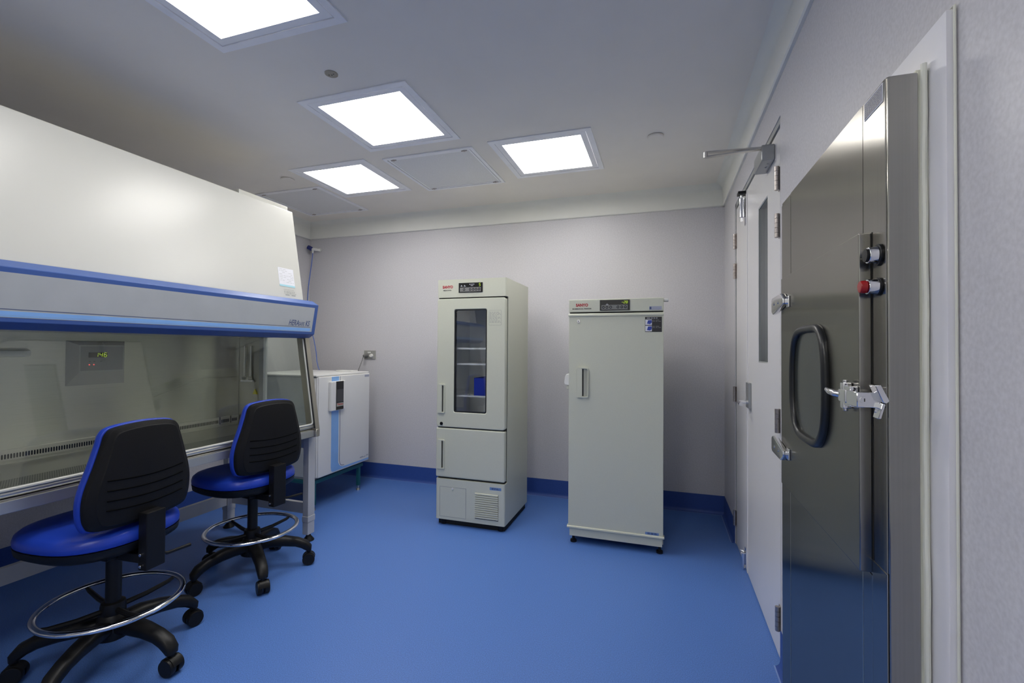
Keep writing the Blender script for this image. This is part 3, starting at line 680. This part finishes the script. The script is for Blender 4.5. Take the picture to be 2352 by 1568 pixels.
for z0, z1 in ((1.451, 1.486), (1.410, 1.446)):
    pc = stick(cs, 'pictogram', -.1065, -.0665, z0, z1, ZY0-.0008, 'paper', .0005)
    MB().prism([(-.097, z0+.009), (-.078, z0+.005), (-.0675, z0+.014), (-.0675, z1-.004), (-.090, z1-.005)], 'Y', ZY0-.0017, ZY0-.0013).build('drawing', 'picblue', cs, 0)
lines_print(cs, 'label_print', -.098, -.020, 1.4895, 1.4995, ZY0-.0008, 1, 'paper', 1.3, .0035)
lines_print(cs, 'label_print', -.062, -.012, 1.470, 1.486, ZY0-.0008, 2, 'inkgrey', .95, .002)
lines_print(cs, 'label_print', -.062, -.012, 1.430, 1.446, ZY0-.0008, 2, 'inkgrey', .95, .002)
tg = stick(zd, 'asset_tag', -.105, -.022, .1195, .136, ZY0, 'tagblue'); lines_print(tg, 'tag_print', -.092, -.036, .123, .134, ZY0-.0008, 2, 'inkblue', 1.1, .004)
# side latch and top hinge cap
lt = MB().prism([(-.604, 1.046), (-.634, 1.050), (-.640, 1.062), (-.636, 1.100), (-.626, 1.122), (-.610, 1.126), (-.604, 1.122)], 'Y', 3.12, 3.155, .003, 2).build('side_latch', 'white', fz)
MB().prism([(-.602, 1.020), (-.624, 1.020), (-.627, 1.026), (-.624, 1.044), (-.602, 1.044)], 'Y', 3.128, 3.150, .002, 1).cyl((-.612, 3.127, 1.030), (-.612, 3.123, 1.030), .004, n=10).build('hasp', 'beige', lt)
MB().box(.005, .034, 3.10, 3.16, 1.603, 1.620, .004).build('hinge_cap', 'white', fz)

# ------------------------------------------------------------------ biosafety cabinet and its stand
CY0, CY1 = .555, 2.556
cab = thing('biosafety_cabinet', 'long white laminar flow cabinet with blue hood and slanted glass front', 'laboratory cabinet', (-2.58, 1.556, .69))
XBK = -2.985
up_ = MB(); up_.prism([(XBK, 1.36), (-2.330, 1.36), (-2.330, 1.619), (-2.431, 2.223), (-2.440, 2.228), (XBK, 2.228)], 'Y', CY0, CY1, .003, 1)
up_.build('upper_housing', 'cabwhite', cab)
MB().box(-2.72, -2.470, 2.165, CY1-.004, 2.228, 2.264, .003).build('top_cover', 'cabwhite', cab)
hp_ = [(-2.36, 1.612), (-2.255, 1.606), (-2.206, 1.577), (-2.239, 1.381), (-2.283, 1.355), (-2.36, 1.355)]
hood = MB().prism(hp_, 'Y', CY0-.002, CY1+.004, .003, 2).build('hood', 'hoodblue', cab)
hu = Vector((0, 1, 0)); hv = (Vector((-2.206, 0, 1.577))-Vector((-2.239, 0, 1.381))); HL = hv.length; hv.normalize(); hn = hu.cross(hv)
def HP(y, s_, e=.0008):
    p = Vector((-2.239, 0, 1.381)) + hv*(HL*s_) + hn*e; p.y = y; return p
def hq(name, par, y0, y1, s0, s1, mt, e):
    b = MB(); a = [HP(y0, s0, 0), HP(y1, s0, 0), HP(y1, s1, 0), HP(y0, s1, 0)]; bb = [HP(y0, s0, e), HP(y1, s0, e), HP(y1, s1, e), HP(y0, s1, e)]
    b.loft([a, bb]); return b.build(name, mt, par, 0)
fp = hq('hood_face', hood, CY0+.02, 2.528, .085, .898, 'hoodface', .0010)
hq('stripe', fp, CY0+.02, 2.512, .125, .202, 'stripe', .0016)
hq('thin_stripe', fp, CY0+.02, 2.512, .232, .243, 'inkblue', .0016)
hq('stripe_border', fp, CY0+.02, 2.512, .098, .120, 'stripe', .0013)
tx = MB(); text_into(tx, 'HERA', HP(2.322, .268, .0012), hu, hv, .083, .036, .016, .22); text_into(tx, 'SAFE', HP(2.402, .268, .0012), hu, hv, .052, .025, .010, .22); text_into(tx, 'KS', HP(2.463, .268, .0012), hu, hv, .038, .036, .016, .22)
tx.build('hood_lettering', 'inkblue', fp, 0)
# certificate stickers on the white slope
wv = (Vector((-2.431, 0, 2.223))-Vector((-2.330, 0, 1.619))); WL = wv.length; wv.normalize(); wn_ = hu.cross(wv)
def WP(y, z, e=.0006):
    p = Vector((-2.330, 0, 1.619)) + wv*((z-1.619)/wv.z) + wn_*e; p.y = y; return p
def wq(name, par, y0, y1, z0, z1, mt, e, skew=0):
    b = MB(); b.loft([[WP(y0, z0, 0), WP(y1, z0, 0), WP(y1, z1, 0), WP(y0, z1, 0)], [WP(y0, z0, e), WP(y1, z0, e), WP(y1, z1, e), WP(y0, z1, e)]]); return b.build(name, mt, par, 0)
ce = wq('certificate', cab, 2.362, 2.492, 1.690, 1.812, 'paper', .0010); wq('certificate_band', ce, 2.362, 2.492, 1.690, 1.702, 'papercyan', .0014)
b = MB()
for i in range(9):
    z = 1.802-.0105*i; y = 2.370+(0 if i % 2 else .004)
    while y < 2.48:
        l_ = rnd.uniform(.008, .03); y1_ = min(y+l_, 2.484)
        if rnd.random() < .6: b.face([WP(y, z, .0018), WP(y1_, z, .0018), WP(y1_, z+.0016, .0018), WP(y, z+.0016, .0018)])
        y += l_+.006
b.build('certificate_print', 'inkgrey', ce, 0)
b = MB()
for i, z in enumerate((1.668, 1.657, 1.650, 1.643)):
    y = 2.392
    while y < 2.482:
        l_ = rnd.uniform(.004, .014); b.face([WP(y, z, .0014), WP(y+l_, z, .0014), WP(y+l_, z+.004, .0014), WP(y, z+.004, .0014)]); y += l_+.006
for y in (2.400, 2.452): b.face([WP(y, 1.632, .0014), WP(y+.034, 1.632, .0014), WP(y+.034, 1.639, .0014), WP(y, 1.639, .0014)])
b.build('printed_data', 'inkgrey', cab, 0)
# lower chamber
XI = -2.861
MB().box(XBK, XI-.002, CY0, CY1, .70, 1.36).build('back_housing', 'cabwhite', cab, 0)
MB().box(XI-.002, XI, CY0+.03, CY1-.03, .70, 1.40).build('rear_liner', 'steel_in', cab, 0)
# side posts and glass at each end
def slant(z): return -2.283 + (1.355-z)*(.104/.653)
for y0, y1 in ((CY1-.035, CY1), (CY0, CY0+.035)):
    yi = y0 if y0 > 1 else y1
    MB().box(-2.672, -2.634, y0, y1, .745, 1.36, .002).build('rear_post', 'stand', cab)
    pf = MB().prism([(slant(1.36)-.066, 1.36), (slant(1.36)+.004, 1.36), (slant(.745)+.004, .745), (slant(.745)-.07, .745)], 'Y', y0, y1).build('slanted_post', 'steel_tan', cab, 0)
    MB().prism([(-2.634, .785), (slant(.785)-.064, .785), (slant(1.36)-.060, 1.36), (-2.634, 1.36)], 'Y', (y0+y1)/2-.003, (y0+y1)/2+.003).build('side_glass', 'glass', cab, 0)
    sp = MB().box(XI, -2.672, y0+.008, y1-.004, .745, 1.36).build('service_panel', 'steel_in', cab, 0)
    MB().prism([(XBK, .692), (-2.247, .692), (-2.181, .702), (slant(.745)+.006, .752), (XBK, .752)], 'Y', y0, y1, .002, 1).build('sill_frame', 'steel_tan', cab)
# service fittings on the far side wall
yw = CY1-.035
for x in (-2.80, -2.745):
    MB().cyl((x, yw-.004, 1.09), (x, yw-.004, 1.30), .007, n=10).cyl((x, yw, 1.075), (x, yw-.03, 1.075), .010, n=14).build('gas_pipe', 'steel_edge', cab)
MB().box(-2.825, -2.715, yw-.012, yw, 1.050, 1.064, .003).build('pipe_bracket', 'chrome', cab)
MB().prism([(-2.727, .965), (-2.690, .965), (-2.7085, 1.0)], 'Y', yw-.0005, yw+.007).build('warning_triangle', 'yellow', cab, 0)
# work surface, slotted rear strip, front grille
MB().box(XI, -2.215, CY0+.035, CY1-.035, .735, .752).build('chamber_base', 'steel_in', cab, 0)
MB().box(-2.80, -2.49, CY0+.045, CY1-.16, .752, .760, .002).box(-2.80, -2.49, CY1-.155, CY1-.045, .752, .760, .002).build('work_surface', 'steel_in', cab)
MB().tube([(-2.64, CY1-.16, .762), (-2.50, CY1-.155, .764)], .004, 8).build('surface_rail', 'steel_edge', cab)
for a, b_ in ((CY0+.04, 2.37), (2.378, 2.452), (2.460, CY1-.037)):
    ss = MB().box(XI+.001, XI+.014, a, b_, .768, .818, .002).build('slotted_strip', 'steel_edge', cab)
    q = MB(); n_ = int((b_-a-.008)/.0105)
    for i in range(n_):
        y = a+.009+.0105*i; q.prism(rrect(y-.0031, y+.0031, .778, .800, .003, 3), 'X', XI+.0138, XI+.0146)
    q.build('slot_row', 'dark', ss, 0)
gr = MB().prism([(-2.49, .760), (-2.40, .757), (-2.33, .757), (-2.27, .768), (-2.27, .762), (-2.33, .752), (-2.49, .752)], 'Y', CY0+.045, CY1-.045).build('front_grille', 'slat', cab)
arm = MB(); pr = []
for i in range(13):
    t = R(-60+200*i/12); pr.append((-2.232+.030*math.cos(t), .770+.017*math.sin(t)))
pr += [(-2.275, .766), (-2.275, .755), (-2.232, .752)]
arm.prism(pr, 'Y', CY0+.03, CY1-.036); arm.build('arm_rest', 'alu', cab, 40)
MB().box(-2.232, -2.196, CY0+.035, CY1-.036, .704, .748, .003).build('front_apron', 'alu', cab)
MB().box(-2.90, -2.235, CY0+.04, CY1-.04, .700, .735).build('drip_tray', 'stand', cab, 0)
# slanted front sash with its rubber edge
sa = MB(); e = .006
sa.prism([(slant(1.352)-.016, 1.352), (slant(1.352)-.011, 1.352), (slant(.792)-.011, .792), (slant(.792)-.016, .792)], 'Y', CY0+.04, CY1-.047)
sa = sa.build('front_sash', 'glass', cab, 0)
MB().tube([(slant(z)-.013, CY1-.040, z) for z in (1.35, 1.2, 1.0, .82, .800)]+[(slant(.79)-.013, CY1-.048, .788), (slant(.788)-.013, CY1-.07, .786), (slant(.786)-.013, 1.5, .786), (slant(.786)-.013, CY0+.05, .786)], .0065, 8).build('sash_edge', 'trim', sa)
MB().tube([(slant(z)-.004, CY1-.036, z) for z in (1.35, 1.0, .76)], .005, 8).build('sash_gasket', 'rubber', cab)
# control panel with readout on the rear liner
def frustum(o, i_, x0, x1):
    return [[(x0, y, z) for y, z in o], [(x1, y, z) for y, z in i_]]
cp = MB(); cp.loft(frustum([(1.522, 1.092), (1.790, 1.092), (1.790, 1.322), (1.522, 1.322)], [(1.556, 1.160), (1.762, 1.160), (1.762, 1.300), (1.556, 1.300)], XI+.0005, XI+.042))
cp = cp.build('control_panel', 'paneldark', cab, 0)
MB().box(XI+.042, XI+.0432, 1.562, 1.756, 1.168, 1.294).build('control_face', 'panelface', cp, 0)
MB().box(XI+.0432, XI+.0440, 1.596, 1.682, 1.236, 1.262).build('readout_window', 'display', cp, 0)
q = MB(); digits_into(q, '146', (XI+.0432, 1.624, 1.2395), (0, 1, 0), (0, 0, 1), .0125, .020, .0075); q.build('readout', 'led', cp, 0)
for y in (1.600, 1.620): MB().cyl((XI+.0432, y, 1.199), (XI+.0455, y, 1.199), .0030, n=12).build('red_lamp', 'ledred', cp)
for y in (1.602, 1.622, 1.652): MB().box(XI+.0432, XI+.0438, y-.004, y+.004, 1.2145, 1.2165).build('panel_mark', 'ink', cp, 0)
MB().prism([(XI, 1.242), (XI+.035, 1.247), (XI+.035, 1.272), (XI, 1.286)], 'Y', 1.02, 1.372, .002, 1).build('socket_cover', 'white', cab)

stn = thing('cabinet_stand', 'light grey steel leg frame carrying the white laminar flow cabinet', 'stand', (-2.6, 1.556, 0))
for x in (-2.255, -2.958):
    for y in (2.555, CY0+.06):
        lgm = MB().box(x-.031, x+.014, y-.032, y+.030, .165, .690, .003).box(x-.034, x+.017, y-.035, y+.033, .128, .168, .004).box(x-.031, x+.014, y-.032, y+.030, .046, .128, .003).build('leg', 'stand', stn)
        MB().lathe([(.036, 0), (.036, .006), (.026, .018), (.014, .034), (.014, .047)], (x-.008, y, .0005), 24).build('levelling_foot', 'black', lgm)
MB().box(-2.978, -2.948, CY0+.09, 2.522, .165, .248, .003).build('rear_stretcher', 'stand', stn)
for y in (2.555, CY0+.06):
    MB().box(-2.925, -2.287, y-.015, y+.012, .178, .252, .003).build('side_stretcher', 'stand', stn)
    MB().box(-2.925, -2.287, y-.015, y+.012, .615, .690, .003).build('upper_rail', 'stand', stn)
MB().box(-2.978, -2.948, CY0+.09, 2.522, .600, .690, .003).build('upper_rail', 'stand', stn)

# ------------------------------------------------------------------ incubator on its teal stand
IX, IY0, IY1, IZ0, IZ1 = -2.600, 3.020, 3.700, .252, 1.072
inc = thing('incubator', 'white box incubator with blue curved stripe beside the back wall', 'incubator', (-2.97, 3.36, IZ0-.018))
MB().box(-3.34, IX-.045, IY0, IY1, IZ0, IZ1-.012, .004).build('housing', 'incu_side', inc)
MB().box(-3.345, IX-.012, IY0-.006, IY1+.004, IZ1-.014, IZ1, .004).build('lid', 'incu', inc)
MB().box(-3.33, IX-.05, IY0+.01, IY1-.01, IZ0-.018, IZ0).build('base_tray', 'incu_side', inc, 0)
idr = MB().box(IX-.040, IX, IY0+.012, IY1, IZ0, IZ1-.016, .007, 3).box(IX-.044, IX-.012, IY0+.003, IY0+.014, IZ0+.004, IZ1-.020, .003).box(IX-.046, IX-.026, IY0-.004, IY0+.005, IZ0+.008, IZ1-.024, .002).build('door', 'incu', inc)
# blue J stripe
def jstrip(y0, y1, zt, zb0, zb1, r, ye, x0, x1):
    outer = [(y0, zt), (y0, zb0+r)]; inner = [(y1, zt)]
    for i in range(9):
        t = R(180+90*i/8); outer.append((y0+r+r*math.cos(t), zb0+r+r*math.sin(t)))
    outer.append((ye, zb0)); ri = max(r-(y1-y0)*.5, .02)
    inn = [(ye, zb1)]
    for i in range(9):
        t = R(270-90*i/8); inn.append((y1+ri+ri*math.cos(t), zb1+ri+ri*math.sin(t)))
    inn.append((y1, zt)); return outer+inn
jo = MB(); pl = jstrip(3.180, 3.270, 1.050, .262, .292, .05, 3.694, 0, 0)
jo.prism([pl[0], (3.180, .300), (3.185, .275), (3.20, .264), (3.225, .262), (3.27, .264), (3.270, 1.050)], 'X', IX, IX+.0008)
jo.prism([(3.268, .264), (3.694, .262), (3.694, .276), (3.33, .279), (3.30, .290), (3.284, .305), (3.268, .33)], 'X', IX, IX+.0008)
jo.build('blue_stripe', 'stripe', idr, 0)
MB().tube([(IX+.0005, 3.286, 1.05), (IX+.0005, 3.286, .335), (IX+.0005, 3.292, .312), (IX+.0005, 3.306, .298), (IX+.0005, 3.325, .292), (IX+.0005, 3.345, .290)], .0020, 6).build('thin_line', 'inkblue', idr)
ctl = MB().box(IX, IX+.030, 3.142, 3.318, .770, 1.014, .008, 3).build('control_unit', 'incu', idr)
MB().box(IX+.0285, IX+.0325, 3.198, 3.292, .775, 1.012, .002).build('screen_panel', 'display', ctl)
MB().box(IX+.0325, IX+.0332, 3.201, 3.289, .842, .945).build('screen', 'keys', ctl, 0).data.materials[0] = mat('screen_grey', (.05, .052, .06), .25)
MB().box(IX+.0325, IX+.0334, 3.204, 3.287, .803, .832).build('brand_plate', 'inkgrey', ctl, 0)
q = MB(); text_into(q, 'Thermo', (IX+.0334, 3.208, .814), (0, 1, 0), (0, 0, 1), .074, .0145, .025); q.build('brand_text', 'redbutton', ctl, 0).data.materials[0] = mat('thermo_red', (.55, .02, .02), .5)
q = MB(); text_into(q, 'HERA', (IX+.0003, 3.565, .293), (0, 1, 0), (0, 0, 1), .050, .0135, .01, .2); text_into(q, 'cell', (IX+.0003, 3.617, .293), (0, 1, 0), (0, 0, 1), .028, .012, .0, .2); text_into(q, '150', (IX+.0003, 3.655, .297), (0, 1, 0), (0, 0, 1), .030, .0125, .01, .2)
q.build('model_text', 'inkblue', idr, 0)
MB().box(IX, IX+.0008, 3.625, 3.690, 1.025, 1.044).build('asset_sticker', 'lilac', idr, 0)
ist = thing('incubator_stand', 'low teal tubular stand under the white incubator', 'stand', (-2.97, 3.36, 0))
for x in (-2.640, -3.28):
    for y in (3.030, 3.600):
        l_ = MB().box(x-.014, x+.014, y-.014, y+.014, .040, .205, .002).build('leg', 'teal', ist)
        MB().cyl((x, y, .014), (x, y, .042), .009, n=12).cyl((x, y, .0005), (x, y, .014), .019, .015, 20).build('levelling_foot', 'steel_edge', l_)
for x in (-2.640, -3.28): MB().box(x-.013, x+.013, 3.005, 3.65, .205, .2335, .002).build('rail', 'teal', ist)
for y in (3.030, 3.600): MB().box(-3.266, -2.654, y-.013, y+.013, .203, .2325, .002).build('cross_rail', 'teal', ist)

# ------------------------------------------------------------------ wall services
po = thing('power_outlet', 'grey double power outlet plate on the back wall above the incubator', 'power outlet', (-2.80, YB, 1.18))
MB().box(-2.866, -2.733, YB-.010, YB-.0005, 1.178, 1.264, .003).build('cover_plate', 'outlet', po)
MB().box(-2.822, -2.786, YB-.014, YB-.010, 1.236, 1.250, .003).build('switch', 'white', po)
MB().cyl((-2.776, YB-.010, 1.212), (-2.776, YB-.030, 1.212), .020, .016, 20, .003).build('socket_insert', 'white', po)
ps = thing('power_lead', 'grey power plug and thin cord hanging down behind the incubator', 'cord', (-2.82, 3.93, 1.08))
MB().cyl((-2.826, YB-.012, 1.214), (-2.838, YB-.058, 1.208), .021, .013, 16, .003).build('plug', 'cable', ps)
MB().tube([(-2.838, 3.932, 1.208), (-2.842, 3.925, 1.18), (-2.848, 3.905, 1.13), (-2.858, 3.88, 1.07), (-2.866, 3.85, .98), (-2.868, 3.83, .86)], .0033, 8).build('cable', 'cable', ps, 60)
o = MB().prism(rrect(-2.88, -2.70, 3.565, 3.665, .012, 4), 'Z', IZ1+.0005, IZ1+.010, .002, 2).build('power_adapter', 'white'); tag(o, 'flat white adapter lying on the incubator lid by the cord', 'adapter')
gt = thing('gas_tap', 'dark blue capped gas tap high in the back left corner', 'gas tap', (-3.47, YB, 2.27))
MB().cyl((-3.425, YB-.0005, 2.312), (-3.425, YB-.012, 2.312), .020, n=24, bev=.002).cyl((-3.425, YB-.01, 2.312), (-3.452, YB-.055, 2.312), .013, n=16).cyl((-3.440, YB-.045, 2.312), (-3.478, YB-.062, 2.314), .015, n=16).build('tap_body', 'white', gt)
MB().cyl((-3.478, YB-.062, 2.314), (-3.515, YB-.085, 2.336), .023, .021, 16, .004).build('tap_knob', 'tapblue', gt)
MB().cyl((-3.470, YB-.060, 2.310), (-3.470, YB-.060, 2.272), .011, .008, 14).build('outlet_nozzle', 'white', gt)
hs = MB().tube(smooth_pts := [(-3.470, 3.930, 2.274), (-3.480, 3.930, 2.18), (-3.500, 3.93, 2.06), (-3.520, 3.93, 1.93), (-3.528, 3.93, 1.80), (-3.520, 3.925, 1.65), (-3.478, 3.92, 1.50), (-3.424, 3.91, 1.37), (-3.370, 3.88, 1.25), (-3.305, 3.82, 1.15), (-3.22, 3.74, 1.095), (-3.13, 3.65, 1.079)], .0038, 8).build('gas_hose', 'hose', None, 60)
tag(hs, 'thin blue hose hanging from the gas tap down to the incubator', 'hose')

# ------------------------------------------------------------------ drafting chairs
def sup(cx, cy, a, b, z, n=48, e=2.6):
    out = []
    for i in range(n):
        t = 2*math.pi*i/n; c_, s_ = math.cos(t), math.sin(t)
        out.append((cx+a*math.copysign(abs(c_)**(2/e), c_), cy+b*math.copysign(abs(s_)**(2/e), s_), z))
    return out
def back_outline():
    key = [(-.160, .606), (0, .598), (.160, .606), (.198, .635), (.209, .70), (.202, .765), (.176, .85), (.155, .920), (.141, .963), (.108, .985), (0, .994), (-.108, .985), (-.141, .963), (-.155, .920), (-.176, .85), (-.202, .765), (-.209, .70), (-.198, .635)]
    return smooth_closed(key, 4)
BO = back_outline()
def bring(sc_, x, cz0=.79, grow=0):
    out = []
    for y, z in BO:
        y2, z2 = y*sc_, cz0+(z-cz0)*(1-(1-sc_)*.62)
        out.append((x-.55*y2*y2-.10*((z2-.80)**2)*2, y2, z2))
    return out
DB = .165
def make_chair(loc, heading, base_deg, label):
    t = thing('drafting_chair', label, 'chair', (0, 0, 0), 'blue drafting chairs at the cabinet')
    a, b = .245, .240
    cu = MB().loft([sup(-.068, 0, a*k, b*k, z) for k, z in ((.97, .528), (1.0, .534), (1.005, .550), (.985, .568), (.93, .580), (.80, .588), (.55, .588), (.25, .585), (.02, .584))])
    cu.build('seat_cushion', 'seatblue', t, 60)
    MB().loft([sup(-.068, 0, a*k, b*k, z) for k, z in ((.55, .472), (.88, .484), (.985, .502), (1.0, .528))]).build('seat_shell', 'black', t, 50)
    bs = MB(); bs.loft([bring(1.0, DB-.012), bring(1.0, DB), bring(.975, DB+.009), bring(.87, DB+.014), bring(.855, DB+.019), bring(.5, DB+.021), bring(.02, DB+.021)])
    bs = bs.build('back_shell', 'blackshell', t, 40)
    gv = MB()
    for z in (.795, .757, .719, .683):
        gv.tube([(DB+.0205-.55*y*y-.2*((z-.8)**2), y, z-.012*math.cos(y*9)) for y in [(-.150+.02*i) for i in range(16)]], .0022, 6)
    gv.build('shell_groove', 'groove', bs, 60)
    MB().loft([bring(1.0, DB-.012), bring(1.03, DB-.016), bring(1.04, DB-.030), bring(1.0, DB-.046), bring(.88, DB-.056), bring(.5, DB-.060), bring(.02, DB-.060)]).build('back_cushion', 'seatblue', t, 60)
    br = MB().box(DB+.012, DB+.056, -.040, .040, .412, .640, .006).box(-.03, DB+.05, -.034, .034, .436, .472, .004).build('back_bracket', 'black', t)
    for z in (.475, .430): MB().cyl((DB+.030, -.040, z), (DB+.030, -.046, z), .006, n=12, bev=.001).build('bolt', 'chrome', br)
    MB().tube([(.12, .02, .446), (.125, .08, .430), (.130, .12, .408), (.134, .225, .402)], [.005, .005, .007, .008], 10).build('height_lever', 'black', t)
    MB().box(-.11, .07, -.075, .075, .446, .474, .005).build('tilt_mechanism', 'black', t)
    MB().cyl((0, 0, .19), (0, 0, .425), .0265, n=28, bev=.002).cyl((0, 0, .425), (0, 0, .45), .023, n=28).build('gas_column', 'black', t)
    fr_ = MB().torus((0, 0, .252), .234, .0125, flat=.8).build('foot_ring', 'chrome', t, 80)
    hubp = MB().lathe([(.040, .20), (.043, .206), (.043, .235), (.040, .248), (.028, .252)]).build('ring_collar', 'black', fr_)
    for k in range(4):
        sp = MB().tube([(.040, 0, .222), (.12, 0, .226), (.205, 0, .240), (.222, 0, .247)], [.011, .010, .009, .008], 8).build('ring_spoke', 'black', fr_); sp.rotation_euler.z = R(base_deg*.4+SPK+90*k)
    MB().lathe([(.030, .095), (.058, .110), (.062, .150), (.052, .190), (.040, .205)]).build('base_hub', 'black', t)
    lm = None
    for k in range(5):
        if lm is None:
            rings = []
            for r_, z, hw, hh in ((.040, .158, .034, .030), (.10, .162, .032, .030), (.17, .155, .029, .027), (.235, .140, .027, .024), (.275, .122, .027, .024), (.296, .100, .025, .022), (.303, .082, .022, .012)):
                # section normal follows the arch
                tl = {.040: 0, .10: -.02, .17: -.15, .235: -.32, .275: -.7, .296: -1.2, .303: -1.5}[r_]
                nx, nz = -math.sin(tl), math.cos(tl)
                rings.append([(r_+nx*hh*v_, hw*u_, z+nz*hh*v_) for u_, v_ in ((-1, -.5), (-.6, -1), (.6, -1), (1, -.5), (1, .4), (.7, .9), (0, 1), (-.7, .9), (-1, .4))])
            lm = lg_ = MB().loft(rings).build('base_leg', 'black', t, 50)
            cs_ = MB()
            for sgn in (-1, 1):
                cs_.cyl((.300, sgn*.005, .0345), (.300, sgn*.030, .0345), .034, n=28, bev=.005)
            hd = []
            for i in range(11):
                q_ = R(10+150*i/10); hd.append((.300+.036*math.cos(q_), .036+.036*math.sin(q_)))
            cs_.prism(hd, 'Y', -.020, .020).cyl((.300, 0, .06), (.300, 0, .088), .011, n=14)
            cst = cs_.build('caster', 'black', lg_)
        else:
            lg_ = lm.copy(); C.objects.link(lg_); lg_.parent = t
            cst = lm.children[0].copy(); C.objects.link(cst); cst.parent = lg_
        lg_.rotation_euler.z = R(base_deg-heading+72*k)
        cst.location = (0, 0, 0)
    t.location = loc; t.rotation_euler.z = R(heading)
    return t
SPK = 75
make_chair((-2.150, 1.320, 0), 4, 5, 'blue and black drafting chair nearest the camera')
SPK = 95
make_chair((-2.250, 2.092, 0), -6, -33, 'blue and black drafting chair farther back beside the incubator')
